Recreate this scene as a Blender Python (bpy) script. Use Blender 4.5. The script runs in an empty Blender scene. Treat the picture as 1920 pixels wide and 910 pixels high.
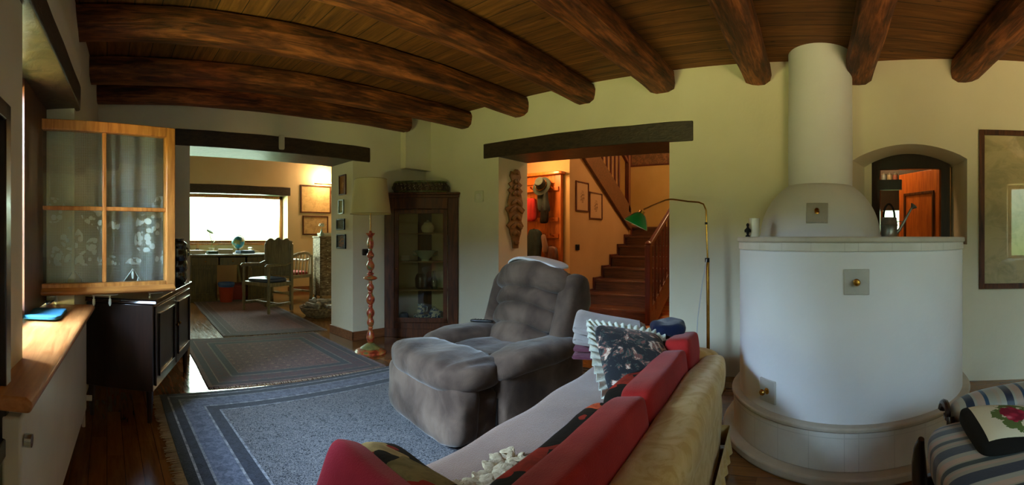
import bpy, math, random
from mathutils import Vector, Matrix, Euler, noise
R = math.radians
random.seed(7)
sc = bpy.context.scene

# ------------------------------------------------------------------ camera, sky, daylight, exposure
F, X0, YH, EYE = 850.0, 200.0, 447.0, 1.15      # panorama scale, column that looks along +Y, horizon row, eye height
cam_data = bpy.data.cameras.new('camera')
cam_data.type = 'PANO'
cam_data.panorama_type = 'CENTRAL_CYLINDRICAL'
cam_data.central_cylindrical_range_u_min = -960 / F
cam_data.central_cylindrical_range_u_max = 960 / F
cam_data.central_cylindrical_range_v_min = -(910 - YH) / F
cam_data.central_cylindrical_range_v_max = YH / F
cam_data.central_cylindrical_radius = 1.0
cam_data.clip_start = 0.02
cam = bpy.data.objects.new('camera', cam_data)
cam.location = (0, 0, EYE)
cam.rotation_euler = (math.pi / 2, 0, -(960 - X0) / F)
sc.collection.objects.link(cam)
sc.camera = cam
sc.view_settings.view_transform = 'Standard'
sc.view_settings.look = 'None'
sc.view_settings.gamma = 1.0
sc.view_settings.exposure = 1.0
sc.view_settings.use_curve_mapping = False
sc.cycles.max_bounces = 9
sc.cycles.diffuse_bounces = 6
sc.cycles.transparent_max_bounces = 24
sc.cycles.sample_clamp_indirect = 6.0
sc.cycles.caustics_reflective = False
sc.cycles.caustics_refractive = False

world = bpy.data.worlds.new('daylight'); sc.world = world
world.use_nodes = True
wn, wl = world.node_tree.nodes, world.node_tree.links
wn.clear()
wo = wn.new('ShaderNodeOutputWorld'); wb = wn.new('ShaderNodeBackground')
tc = wn.new('ShaderNodeTexCoord'); sp = wn.new('ShaderNodeSeparateXYZ'); cr = wn.new('ShaderNodeValToRGB')
wl.new(tc.outputs['Generated'], sp.inputs[0])
mr = wn.new('ShaderNodeMapRange'); mr.inputs[1].default_value = -1; mr.inputs[2].default_value = 1
wl.new(sp.outputs[2], mr.inputs[0]); wl.new(mr.outputs[0], cr.inputs[0]); wl.new(cr.outputs[0], wb.inputs[0])
cr.color_ramp.elements[0].position = 0.0; cr.color_ramp.elements[0].color = (0.30, 0.42, 0.12, 1)
cr.color_ramp.elements[1].position = 1.0; cr.color_ramp.elements[1].color = (0.45, 0.68, 1.0, 1)
for p, c in ((0.48, (0.42, 0.55, 0.18, 1)), (0.56, (0.85, 0.98, 0.75, 1)), (0.66, (0.68, 0.86, 1.0, 1))):
    e = cr.color_ramp.elements.new(p); e.color = c
wb.inputs[1].default_value = 3.0
wl.new(wb.outputs[0], wo.inputs[0])

def area(name, loc, rot, sx, sy, power, color, spread=math.pi):
    l = bpy.data.lights.new(name, 'AREA'); l.shape = 'RECTANGLE'; l.size = sx; l.size_y = sy
    l.energy = power; l.color = color; l.spread = spread
    o = bpy.data.objects.new(name, l); o.location = loc; o.rotation_euler = rot
    sc.collection.objects.link(o); return o
def aim(loc, target):
    return (Vector(target) - Vector(loc)).to_track_quat('-Z', 'Y').to_euler()
# lamps added as daylight through the window openings (each lamp stands outside its opening)
# sky light comes from above the window heads, garden light from lamps added below them
area('sky_window', (-2.6, 1.3, 3.0), aim((-2.6, 1.3, 3.0), (1.4, 2.3, .9)), 4.6, 1.6, 1850, (0.50, 0.73, 1.0))
area('sky_rear_window', (-2.6, -2.2, 3.0), aim((-2.6, -2.2, 3.0), (1.4, -1.0, .9)), 2.2, 1.5, 130, (0.48, 0.72, 1.0))
area('lawn_window', (-2.3, 1.6, .35), aim((-2.3, 1.6, .35), (3.0, 2.9, 2.2)), 2.6, .8, 215, (0.93, 0.92, 0.33))
area('warm_fill_rear_window', (-2.4, -1.6, .3), aim((-2.4, -1.6, .3), (1.5, -.8, 2.1)), 2.4, .8, 340, (1.0, 0.64, 0.32))  # orange fill lamp added to warm the upper right walls
area('daylight_study', (2.4, 9.9, 2.1), aim((2.4, 9.9, 2.1), (2.3, 6.0, 0.6)), 2.5, 1.0, 200, (0.86, 1.0, 0.80))

# ------------------------------------------------------------------ helpers
def on_r(px, py, r):
    t = (px - X0) / F; return Vector((r * math.sin(t), r * math.cos(t), EYE - (py - YH) / F * r))
def on_X(px, py, X): return on_r(px, py, X / math.sin((px - X0) / F))
def on_Y(px, py, Y): return on_r(px, py, Y / math.cos((px - X0) / F))
def on_z(px, py, z): return on_r(px, py, (EYE - z) * F / (py - YH))

def lin(c):
    return c / 12.92 if c <= 0.04045 else ((c + 0.055) / 1.055) ** 2.4
def hx(s):
    s = s.lstrip('#'); return tuple(lin(int(s[i:i+2], 16) / 255) for i in (0, 2, 4)) + (1,)

class NT:
    """small node-building helper"""
    def __init__(self, name):
        self.m = bpy.data.materials.new(name); self.m.use_nodes = True
        self.t = self.m.node_tree; self.n = self.t.nodes; self.l = self.t.links; self.n.clear()
        self.out = self.n.new('ShaderNodeOutputMaterial')
        self._co = None
    def put(self, sock, v):
        if isinstance(v, bpy.types.NodeSocket): self.l.new(v, sock)
        elif v is not None:
            if isinstance(v, (int, float)) and sock.type in ('RGBA', 'VECTOR'): v = (v,) * (4 if sock.type == 'RGBA' else 3)
            sock.default_value = v
    def co(self, scale=(1, 1, 1), rot=(0, 0, 0)):
        if self._co is None: self._co = self.n.new('ShaderNodeTexCoord').outputs['Object']
        m = self.n.new('ShaderNodeMapping'); m.inputs['Scale'].default_value = scale; m.inputs['Rotation'].default_value = rot
        self.l.new(self._co, m.inputs[0]); return m.outputs[0]
    def xyz(self, v=None):
        s = self.n.new('ShaderNodeSeparateXYZ'); self.l.new(v or self.co(), s.inputs[0]); return s.outputs
    def math(self, op, a, b=None, c=None):
        m = self.n.new('ShaderNodeMath'); m.operation = op; self.put(m.inputs[0], a)
        if b is not None: self.put(m.inputs[1], b)
        if c is not None: self.put(m.inputs[2], c)
        return m.outputs[0]
    def noise(self, v=None, scale=5, detail=4, rough=.55, dist=0):
        t = self.n.new('ShaderNodeTexNoise'); self.l.new(v or self.co(), t.inputs['Vector'])
        t.inputs['Scale'].default_value = scale; t.inputs['Detail'].default_value = detail
        t.inputs['Roughness'].default_value = rough; t.inputs['Distortion'].default_value = dist; return t.outputs[0]
    def vor(self, v=None, scale=10, out='Distance', feature='F1', rnd=1.0):
        t = self.n.new('ShaderNodeTexVoronoi'); t.feature = feature; self.l.new(v or self.co(), t.inputs['Vector'])
        t.inputs['Scale'].default_value = scale; t.inputs['Randomness'].default_value = rnd; return t.outputs[out]
    def ramp(self, f, stops, const=False):
        r = self.n.new('ShaderNodeValToRGB'); r.color_ramp.interpolation = 'CONSTANT' if const else 'LINEAR'
        self.put(r.inputs[0], f); e = r.color_ramp.elements
        e[0].position, e[0].color = stops[0][0], hx(stops[0][1])
        e[1].position, e[1].color = stops[-1][0], hx(stops[-1][1])
        for p, c in stops[1:-1]:
            q = e.new(p); q.color = hx(c)
        return r.outputs[0]
    def mix(self, f, a, b, mode='MIX'):
        m = self.n.new('ShaderNodeMix'); m.data_type = 'RGBA'; m.blend_type = mode
        self.put(m.inputs[0], f)
        self.put(m.inputs[6], hx(a) if isinstance(a, str) else a); self.put(m.inputs[7], hx(b) if isinstance(b, str) else b)
        return m.outputs[2]
    def bump(self, h, strength=.3, dist=.01):
        b = self.n.new('ShaderNodeBump'); b.inputs['Strength'].default_value = strength; b.inputs['Distance'].default_value = dist
        self.put(b.inputs['Height'], h); return b.outputs[0]
    def bsdf(self, color, rough=.6, metal=0, bump=None, sheen=0, coat=0, emis=None, estr=0, spec=.5, alpha=None, trans=0):
        p = self.n.new('ShaderNodeBsdfPrincipled')
        self.put(p.inputs['Base Color'], hx(color) if isinstance(color, str) else color)
        self.put(p.inputs['Roughness'], rough); self.put(p.inputs['Metallic'], metal)
        p.inputs['Specular IOR Level'].default_value = spec
        if bump is not None: self.l.new(bump, p.inputs['Normal'])
        if sheen: p.inputs['Sheen Weight'].default_value = sheen; p.inputs['Sheen Roughness'].default_value = .4
        if coat: p.inputs['Coat Weight'].default_value = coat; p.inputs['Coat Roughness'].default_value = .15
        if emis: p.inputs['Emission Color'].default_value = hx(emis); p.inputs['Emission Strength'].default_value = estr
        if alpha is not None: self.put(p.inputs['Alpha'], alpha)
        if trans: p.inputs['Transmission Weight'].default_value = trans
        self.l.new(p.outputs[0], self.out.inputs[0]); self.p = p; return self.m

def plain(name, c1, c2=None, rough=.6, metal=0, scale=6, stretch=(1, 1, 1), bump=.15, bscale=None, sheen=0, coat=0, spec=.5, lo=.35, hi=.65):
    t = NT(name); v = t.co(stretch)
    f = t.noise(v, scale)
    col = t.ramp(f, [(lo, c1), (hi, c2 or c1)])
    b = t.bump(t.noise(v, bscale or scale * 6, 3), bump, .006) if bump else None
    return t.bsdf(col, rough, metal, b, sheen, coat, spec=spec)
def wood(name, c1, c2, axis=0, rough=.45, coat=0, scale=3, bump=.25, spec=.5):
    s = [14, 14, 14]; s[axis] = 1.2
    t = NT(name); v = t.co(tuple(s))
    a = t.noise(v, scale, 6, .6, .6); b = t.noise(t.co((1, 1, 1)), 3, 2)
    col = t.ramp(t.math('ADD', t.math('MULTIPLY', a, .75), t.math('MULTIPLY', b, .25)), [(.36, c1), (.62, c2)])
    return t.bsdf(col, rough, 0, t.bump(a, bump, .004), coat=coat, spec=spec)

# ---- mesh builder
class MB:
    def __init__(self): self.v, self.f = [], []
    def add(self, vs, fs, M=None):
        n = len(self.v)
        self.v += [tuple(M @ Vector(p)) if M else tuple(p) for p in vs]
        self.f += [tuple(i + n for i in f) for f in fs]; return self
    def box(self, c, s, rz=0, M=None, rot=None):
        x, y, z = s[0] / 2, s[1] / 2, s[2] / 2
        vs = [(a * x, b * y, d * z) for a in (-1, 1) for b in (-1, 1) for d in (-1, 1)]
        fs = [(0, 1, 3, 2), (4, 6, 7, 5), (0, 4, 5, 1), (2, 3, 7, 6), (0, 2, 6, 4), (1, 5, 7, 3)]
        T = Matrix.Translation(c) @ (Euler(rot).to_matrix().to_4x4() if rot else Matrix.Rotation(rz, 4, 'Z'))
        return self.add(vs, fs, (M @ T) if M else T)
    def bx(self, a, b, M=None):
        return self.box([(a[i] + b[i]) / 2 for i in range(3)], [abs(b[i] - a[i]) for i in range(3)], M=M)
    def lathe(self, prof, c=(0, 0, 0), n=24, M=None, sx=1, sy=1):
        vs, fs = [], []
        for r, z in prof:
            for k in range(n):
                a = 2 * math.pi * k / n; vs.append((c[0] + r * sx * math.cos(a), c[1] + r * sy * math.sin(a), c[2] + z))
        for i in range(len(prof) - 1):
            for k in range(n):
                fs.append((i * n + k, i * n + (k + 1) % n, (i + 1) * n + (k + 1) % n, (i + 1) * n + k))
        fs.append(tuple(reversed(range(n)))); fs.append(tuple(range((len(prof) - 1) * n, len(prof) * n)))
        return self.add(vs, fs, M)
    def tube(self, pts, r, n=10, M=None, caps=True):
        pts = [Vector(p) for p in pts]; rs = r if isinstance(r, (list, tuple)) else [r] * len(pts)
        vs, fs = [], []; up = None
        for i, p in enumerate(pts):
            d = (pts[min(i + 1, len(pts) - 1)] - pts[max(i - 1, 0)]).normalized()
            if up is None: up = Vector((0, 0, 1)) if abs(d.z) < .9 else Vector((1, 0, 0))
            a = d.cross(up).normalized(); b = a.cross(d).normalized(); up = b
            for k in range(n):
                t = 2 * math.pi * k / n; vs.append(tuple(p + (a * math.cos(t) + b * math.sin(t)) * rs[i]))
        for i in range(len(pts) - 1):
            for k in range(n):
                fs.append((i * n + k, i * n + (k + 1) % n, (i + 1) * n + (k + 1) % n, (i + 1) * n + k))
        if caps: fs.append(tuple(reversed(range(n)))); fs.append(tuple(range((len(pts) - 1) * n, len(pts) * n)))
        return self.add(vs, fs, M)
    def soft(self, c, s, n=5, N=8, fn=None, rot=None, rz=0, M=None):
        """rounded box (superellipsoid) of full size s; fn(p, q) may move the points (p unit, q sized)"""
        idx, vs, fs = {}, [], []
        def vid(p):
            k = tuple(round(a, 5) for a in p)
            if k not in idx:
                q = Vector(p); L = (abs(q.x) ** n + abs(q.y) ** n + abs(q.z) ** n) ** (1 / n); q = q / L
                w = Vector((q.x * s[0] / 2, q.y * s[1] / 2, q.z * s[2] / 2))
                if fn: w = Vector(fn(q, w))
                idx[k] = len(vs); vs.append(w)
            return idx[k]
        g = [math.sin(math.pi / 2 * (2 * i / N - 1)) for i in range(N + 1)]
        for ax in range(3):
            for sg in (-1, 1):
                for i in range(N):
                    for j in range(N):
                        q = []
                        for (u, w) in ((i, j), (i + 1, j), (i + 1, j + 1), (i, j + 1)):
                            p = [0, 0, 0]; p[ax] = sg; p[(ax + 1) % 3] = g[u]; p[(ax + 2) % 3] = g[w]; q.append(vid(p))
                        fs.append(tuple(q if sg > 0 else reversed(q)))
        T = Matrix.Translation(c) @ (Euler(rot).to_matrix().to_4x4() if rot else Matrix.Rotation(rz, 4, 'Z'))
        return self.add(vs, fs, (M @ T) if M else T)
    def prism(self, poly, h0, h1, M=None):
        n = len(poly); vs = [(x, y, h0) for x, y in poly] + [(x, y, h1) for x, y in poly]
        fs = [tuple(reversed(range(n))), tuple(range(n, 2 * n))] + [(i, (i + 1) % n, n + (i + 1) % n, n + i) for i in range(n)]
        return self.add(vs, fs, M)
    def grid(self, fn, nu, nv, M=None, thick=0):
        """sheet fn(u,v); thick adds a second side along fn's z or given normal"""
        vs = [Vector(fn(i / nu, j / nv)) for i in range(nu + 1) for j in range(nv + 1)]
        w = nv + 1
        fs = [(i * w + j, (i + 1) * w + j, (i + 1) * w + j + 1, i * w + j + 1) for i in range(nu) for j in range(nv)]
        if thick:
            nn = [Vector((0, 0, 0)) for _ in vs]
            for f in fs:
                no = (vs[f[1]] - vs[f[0]]).cross(vs[f[2]] - vs[f[0]])
                for i in f: nn[i] += no
            m = len(vs); vs2 = [v - nn[i].normalized() * thick for i, v in enumerate(vs)]
            fs2 = [tuple(reversed([i + m for i in f])) for f in fs]
            ring = [i * w for i in range(nu + 1)] + [nu * w + j for j in range(1, nv + 1)] + [i * w + nv for i in range(nu - 1, -1, -1)] + [j for j in range(nv - 1, 0, -1)]
            side = [(ring[k], ring[k] + m, ring[(k + 1) % len(ring)] + m, ring[(k + 1) % len(ring)]) for k in range(len(ring))]
            vs += vs2; fs += fs2 + side
        return self.add(vs, fs, M)
    def build(self, name, mat, parent=None, bevel=0, sub=0, ang=40, jitter=0, smooth=True):
        me = bpy.data.meshes.new(name)
        vs = self.v
        if jitter:
            vs = [tuple(Vector(p) + noise.noise_vector(Vector(p) * 6) * jitter) for p in vs]
        me.from_pydata(vs, [], self.f); me.update()
        o = bpy.data.objects.new(name, me); sc.collection.objects.link(o)
        me.materials.append(mat)
        if smooth:
            me.shade_smooth(); me.set_sharp_from_angle(angle=R(ang))
        if parent: o.parent = parent
        if bevel:
            b = o.modifiers.new('bevel', 'BEVEL'); b.width = bevel; b.segments = 2; b.limit_method = 'ANGLE'; b.angle_limit = R(40)
        if sub:
            s = o.modifiers.new('sub', 'SUBSURF'); s.levels = s.render_levels = sub
        return o

def tag(o, label=None, cat=None, group=None, kind=None):
    if label: o['label'] = label
    if cat: o['category'] = cat
    if group: o['group'] = group
    if kind: o['kind'] = kind
    return o
def thing(name, label, cat, loc=(0, 0, 0), rz=0, group=None):
    o = bpy.data.objects.new(name, None); sc.collection.objects.link(o); o.empty_display_size = .1
    o.location = loc; o.rotation_euler = (0, 0, rz)
    return tag(o, label, cat, group)
def struct(o): o['kind'] = 'structure'; return o
def dup(o, parent=None):
    c = o.copy(); sc.collection.objects.link(c)
    if parent: c.parent = parent
    for ch in list(o.children): dup(ch, c)
    return c
def place(o, loc, rz=0):
    o.location = loc; o.rotation_euler = (0, 0, rz); return o
def frameM(origin, xdir, zdir=(0, 0, 1)):
    """matrix whose x axis is xdir, z axis zdir, y = z cross x"""
    x = Vector(xdir).normalized(); z = Vector(zdir).normalized(); y = z.cross(x)
    M = Matrix((x, y, z)).transposed().to_4x4(); M.translation = Vector(origin); return M

# ------------------------------------------------------------------ materials
def plaster(name, c1, c2):
    t = NT(name); a = t.noise(None, 1.6, 3); b = t.noise(None, 26, 5, .65); c = t.noise(None, 3.5, 3)
    col = t.ramp(a, [(.35, c1), (.65, c2)])
    h = t.math('ADD', t.math('MULTIPLY', b, .5), t.math('MULTIPLY', c, 1.2))
    return t.bsdf(col, .9, 0, t.bump(h, .22, .012), spec=.2)
M_wall = plaster('plaster_cream', '#d8d0b4', '#ded6bb')
M_white = plaster('plaster_white', '#dedbd0', '#e2dfd5')
M_study = plaster('plaster_study', '#d6c096', '#dcc8a0')
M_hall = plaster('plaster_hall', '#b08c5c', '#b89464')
def beam_mat():
    t = NT('beam_wood'); v = t.co((1.2, 12, 12))
    a = t.noise(v, 2.2, 7, .65, 1.2); b = t.noise(t.co((1.0, 4, 4)), 2.2, 3, .6)
    c1 = t.ramp(a, [(.30, '#38200f'), (.48, '#7e4622'), (.66, '#b86a36')])
    c2 = t.ramp(b, [(.42, '#6a5446'), (.60, '#ffffff')])
    knots = t.vor(t.co((1.3, 6, 6)), 1.6)
    k = t.ramp(knots, [(.05, '#2a1a12'), (.13, '#ffffff')])
    col = t.mix(.75, c1, c2, 'MULTIPLY'); col = t.mix(.7, col, k, 'MULTIPLY')
    return t.bsdf(col, .62, 0, t.bump(a, .8, .012), spec=.35)
M_beam = beam_mat()
def lintel_mat():
    t = NT('lintel_wood'); v = t.co((6, 6, 16)); a = t.noise(v, 2, 7, .65, .8)
    col = t.ramp(a, [(.3, '#1d140e'), (.62, '#3f2f22')])
    return t.bsdf(col, .42, 0, t.bump(a, .5, .01), spec=.5)
M_lintel = lintel_mat()
def plank_mat():
    t = NT('ceiling_boards'); x, y, z = t.xyz()
    row = t.math('DIVIDE', x, .17); fr = t.math('FRACT', t.math('ADD', row, 100)); rid = t.math('FLOOR', row)
    gap = t.math('LESS_THAN', fr, .035)
    cb = t.n.new('ShaderNodeCombineXYZ'); t.put(cb.inputs[0], t.math('MULTIPLY', x, 16)); t.put(cb.inputs[1], t.math('MULTIPLY', y, 1.2)); t.put(cb.inputs[2], t.math('MULTIPLY', rid, 7.3))
    g = t.noise(cb.outputs[0], 1.6, 7, .62, .8)
    wn_ = t.n.new('ShaderNodeTexWhiteNoise'); wn_.noise_dimensions = '1D'; t.put(wn_.inputs['W'], rid)
    c = t.ramp(g, [(.3, '#4e2f17'), (.5, '#76491f'), (.7, '#93602e')])
    c = t.mix(t.math('MULTIPLY', wn_.outputs[0], .35), c, '#4a2c16')
    kn = t.vor(t.co((3.0, 1.5, 1)), 1.8); c = t.mix(.7, c, t.ramp(kn, [(.03, '#26140a'), (.08, '#ffffff')]), 'MULTIPLY')
    c = t.mix(gap, c, '#1a0e07')
    return t.bsdf(c, .7, 0, t.bump(t.math('SUBTRACT', g, t.math('MULTIPLY', gap, 3)), .4, .006), spec=.3)
M_plank = plank_mat()
def floor_mat():
    t = NT('parquet'); x, y, z = t.xyz()
    row = t.math('DIVIDE', x, .09); rid = t.math('FLOOR', row)
    wn_ = t.n.new('ShaderNodeTexWhiteNoise'); wn_.noise_dimensions = '2D'
    cb = t.n.new('ShaderNodeCombineXYZ'); t.put(cb.inputs[0], rid)
    yy = t.math('FLOOR', t.math('ADD', t.math('DIVIDE', y, .6), t.math('MULTIPLY', rid, .37))); t.put(cb.inputs[1], yy)
    t.l.new(cb.outputs[0], wn_.inputs['Vector'])
    fr = t.math('FRACT', t.math('ADD', row, 100)); gap = t.math('LESS_THAN', fr, .03)
    g = t.noise(t.co((20, 2, 1)), 2, 6, .6, .4)
    c = t.ramp(g, [(.3, '#4f2f18'), (.7, '#7c5029')]); c = t.mix(t.math('MULTIPLY', wn_.outputs[0], .4), c, '#a06c38'); c = t.mix(gap, c, '#2a180c')
    return t.bsdf(c, t.ramp(g, [(.3, '#565656'), (.7, '#707070')]), 0, t.bump(g, .1, .002), spec=.5)
M_floor = floor_mat()
def checker_mat():
    t = NT('hall_tiles'); ck = t.n.new('ShaderNodeTexChecker'); t.l.new(t.co((1, 1, 1), (0, 0, R(45))), ck.inputs[0])
    ck.inputs[1].default_value = hx('#b4551f'); ck.inputs[2].default_value = hx('#c9a678'); ck.inputs[3].default_value = 4.6
    n_ = t.noise(None, 4, 3)
    return t.bsdf(t.mix(t.math('MULTIPLY', n_, .35), ck.outputs[0], '#7c3515'), .35, 0, None)
M_tiles = checker_mat()

M_darkwood = wood('dark_stained_wood', '#160c08', '#2c1810', 2, .3, coat=.3)
M_darkwood_x = wood('dark_oak', '#1a100a', '#35201a', 0, .3, coat=.3)
M_walnut = wood('walnut', '#32190c', '#633616', 2, .5, spec=.3)
M_pine = wood('honey_pine', '#a0622a', '#cf8f4a', 2, .4, coat=.2)
M_pine_x = wood('honey_pine_rail', '#96582a', '#c2823f', 0, .4, coat=.2)
M_sill = wood('sill_wood', '#a2602f', '#c48148', 1, .4, coat=.3)
M_redwood = wood('stair_wood', '#42251a', '#6b4330', 1, .3, coat=.4)
M_redrail = wood('red_stained_wood', '#3f1a12', '#662e22', 2, .3, coat=.4)
M_orangewood = wood('orange_pine', '#9a4a16', '#c76d26', 2, .4, coat=.2)
M_oldoak = wood('old_oak', '#4f4630', '#7c7152', 2, .5, coat=.1)
M_desk = wood('desk_oak', '#3d3319', '#665629', 2, .45, coat=.2)
M_white_paint = plain('white_enamel', '#d8d2c0', '#ded8c8', .35, bump=0)
M_brass = plain('brass', '#a5762c', '#c99a4c', .25, 1.0, 12, bump=.05)
M_chrome = plain('chrome', '#c8c8c4', '#d8d8d4', .18, 1.0, bump=0)
M_black = plain('black_plastic', '#0e0e0f', '#151516', .35, bump=0)
M_iron = plain('dark_iron', '#1c1b1a', '#2a2826', .5, .8, 20)
M_zinc = plain('zinc', '#7f8685', '#a6acaa', .38, .85, 9, bump=.1)
M_porcelain = plain('porcelain', '#dcd9c8', '#e6e4d6', .2, bump=0, coat=.5)
M_celadon = plain('celadon', '#8fa79a', '#a9bcae', .25, bump=0, coat=.4)
M_velvet = None
def velvet_mat():
    t = NT('taupe_velvet'); a = t.noise(t.co((1, 1, 1)), 5, 3, .5, .3); b = t.noise(None, 160, 2)
    lw = t.n.new('ShaderNodeTexNoise')
    col = t.ramp(a, [(.35, '#41332a'), (.5, '#55453a'), (.68, '#6b594b')])
    t.n.remove(lw)
    return t.bsdf(col, .85, 0, t.bump(t.math('ADD', t.math('MULTIPLY', a, 2.0), t.math('MULTIPLY', b, .15)), .35, .02), sheen=.22, spec=.15)
M_velvet = velvet_mat()
M_blanket = plain('taupe_wool', '#70513f', '#80604c', .95, 0, 3.5, bump=.5, bscale=260, sheen=.3, spec=.1)
M_greywool = plain('grey_wool', '#8d857f', '#a39b96', .95, 0, 5, bump=.5, bscale=220, sheen=.3, spec=.1)
M_burgundy = plain('burgundy_wool', '#4a2630', '#643845', .95, 0, 5, bump=.4, bscale=200, sheen=.3, spec=.1)
M_navy = plain('navy_wool', '#141a30', '#1d2540', .95, 0, 5, bump=.4, bscale=200, sheen=.2, spec=.1)
M_red = plain('red_velvet', '#8e1f1e', '#a82c28', .85, 0, 5, bump=.3, bscale=220, sheen=.12, spec=.1)
M_pink = plain('raspberry_velvet', '#a32a3e', '#b83449', .85, 0, 5, bump=.3, bscale=220, sheen=.1, spec=.1)
M_cream_fabric = plain('cream_boucle', '#cfc9b4', '#ddd8c6', .95, 0, 30, bump=.5, bscale=120, sheen=.2, spec=.1)
M_bluecloth = plain('blue_felt', '#1e5a78', '#2b7394', .9, 0, 6, bump=.3, bscale=200)
M_paper = plain('paper', '#d8d4c6', '#e2dfd4', .8, bump=0)
M_shade = None
def damask():
    t = NT('yellow_damask'); a = t.noise(None, 9, 3, .6, 1.8); b = t.noise(None, 3, 2)
    m = t.ramp(a, [(.42, '#bf9c55'), (.50, '#cdaf6c'), (.64, '#d6bd80')])
    c = t.mix(t.math('MULTIPLY', b, .5), m, '#c09a55')
    return t.bsdf(c, .75, 0, t.bump(t.noise(None, 180, 2), .25, .003), sheen=.2, spec=.3)
M_damask = damask()
def floral():
    t = NT('floral_tapestry'); v = t.n.new('ShaderNodeVectorMath'); v.operation = 'ADD'
    nz = t.n.new('ShaderNodeTexNoise'); t.l.new(t.co(), nz.inputs['Vector']); nz.inputs['Scale'].default_value = 7
    sc_ = t.n.new('ShaderNodeVectorMath'); sc_.operation = 'SCALE'; t.l.new(nz.outputs['Color'], sc_.inputs[0]); sc_.inputs['Scale'].default_value = .16
    t.l.new(t.co(), v.inputs[0]); t.l.new(sc_.outputs[0], v.inputs[1])
    cc = t.vor(v.outputs[0], 9, 'Color'); s = t.n.new('ShaderNodeSeparateXYZ'); t.l.new(cc, s.inputs[0])
    col = t.ramp(s.outputs[0], [(0, '#17130f'), (.30, '#8f8052'), (.38, '#a32a1c'), (.50, '#cc5a34'), (.62, '#241c14'), (.72, '#b59a66'), (.80, '#8f2a1c'), (.90, '#1d1712')], True)
    fine = t.noise(v.outputs[0], 34, 3); col = t.mix(t.ramp(fine, [(.42, '#000000'), (.6, '#8c8c8c')]), col, '#1b150f')
    return t.bsdf(col, .9, 0, t.bump(fine, .4, .004), spec=.15)
M_floral = floral()
def floral_dark():
    t = NT('black_floral'); n_ = t.noise(None, 13, 4, .65, 1.2); n2 = t.noise(None, 30, 3)
    col = t.ramp(n_, [(0, '#12161c'), (.50, '#12161c'), (.505, '#3f4a44'), (.54, '#7d4b41'), (.575, '#b89b84'), (.60, '#d0bfae')], True)
    return t.bsdf(col, .8, 0, t.bump(n2, .3, .004), sheen=.1)
M_blackfloral = floral_dark()
def stripes():
    t = NT('striped_satin'); x, y, z = t.xyz()
    fr = t.math('FRACT', t.math('ADD', t.math('DIVIDE', x, .155), 50))
    col = t.ramp(fr, [(0, '#232f3c'), (.30, '#857f6b'), (.40, '#98806b'), (.47, '#857f6b'), (.52, '#1a2a2a'), (.66, '#8a846f'), (.70, '#a58a74'), (.86, '#8d8b7a')], True)
    n_ = t.noise(None, 120, 2)
    return t.bsdf(col, .5, 0, t.bump(n_, .15, .003), sheen=.2, spec=.4)
M_stripe = stripes()
def stripes_y():
    t = NT('striped_satin_arm'); x, y, z = t.xyz()
    fr = t.math('FRACT', t.math('ADD', t.math('DIVIDE', y, .155), 50))
    col = t.ramp(fr, [(0, '#8f8c7a'), (.2, '#1d3f55'), (.3, '#a08873'), (.5, '#94917f'), (.56, '#232f3c'), (.76, '#97927e'), (.9, '#9a8a74')], True)
    return t.bsdf(col, .5, 0, None, sheen=.2, spec=.4)
M_stripe_y = stripes_y()
def glassm(name, tint='#ffffff', refl=1.0):
    t = NT(name); tr = t.n.new('ShaderNodeBsdfTransparent'); tr.inputs[0].default_value = hx(tint)
    gl = t.n.new('ShaderNodeBsdfGlossy'); gl.inputs['Roughness'].default_value = 0.02
    lw = t.n.new('ShaderNodeLayerWeight'); lw.inputs[0].default_value = .5
    fr = t.math('ADD', t.math('MULTIPLY', t.math('POWER', lw.outputs['Facing'], 5), .9), .045 * refl)
    mx = t.n.new('ShaderNodeMixShader'); t.l.new(t.math('MINIMUM', fr, 1.0), mx.inputs[0])
    t.l.new(tr.outputs[0], mx.inputs[1]); t.l.new(gl.outputs[0], mx.inputs[2]); t.l.new(mx.outputs[0], t.out.inputs[0]); return t.m
M_glass = glassm('window_glass', '#f4fbfa', 1.6)
M_picglass = glassm('picture_glass', '#ffffff', 1.0)
def emit(name, col, s):
    t = NT(name); e = t.n.new('ShaderNodeEmission'); e.inputs[0].default_value = hx(col); e.inputs[1].default_value = s
    t.l.new(e.outputs[0], t.out.inputs[0]); return t.m
# ================================================================== THE SETTING
D, DB, T = 3.693, 4.352, 0.51          # distance of the right and back walls, wall thickness
ZC = 2.594                              # ceiling boards
def S(name, mb, mat, **k): return struct(mb.build(name, mat, **k))

# floors
S('floor', MB().bx((-1.2, -3.4, -.1), (3.95, 9.3, 0)).bx((3.95, 4.6, -.1), (5.6, 9.3, 0)), M_floor)
S('floor_hall', MB().bx((3.95, .7, -.1), (9.5, 4.6, 0)), M_tiles)
S('floor_kitchen', MB().bx((3.95, -2.6, -.1), (7.2, .7, 0)), M_tiles)
# ceilings
S('ceiling', MB().bx((-1.2, -3.4, ZC), (4.3, 4.9, ZC + .12)), M_plank)
S('ceiling_study', MB().bx((-1.0, 4.86, 2.98), (5.6, 9.46, 3.1)), M_plank)
S('ceiling_hall', MB().bx((4.21, .7, 4.3), (9.5, 4.6, 4.4)), M_white)
# left wall: local x runs along it, y outwards
ML = frameM((-.29, 1.35, 0), (.07, 1, 0))
w = MB()
w.bx((-4.7, 0, 0), (-3.55, .45, ZC), ML).bx((-3.55, 0, 0), (-2.25, .45, .8), ML).bx((-3.55, 0, 2.05), (-2.25, .45, ZC), ML)
w.bx((-2.25, 0, 0), (.14, .45, ZC), ML).bx((.14, 0.02, 0), (1.37, .45, .715), ML).bx((.14, .04, 2.07), (1.37, .45, ZC), ML).bx((1.37, 0, 0), (3.3, .45, ZC), ML)
S('wall_left', w, M_wall)
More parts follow.
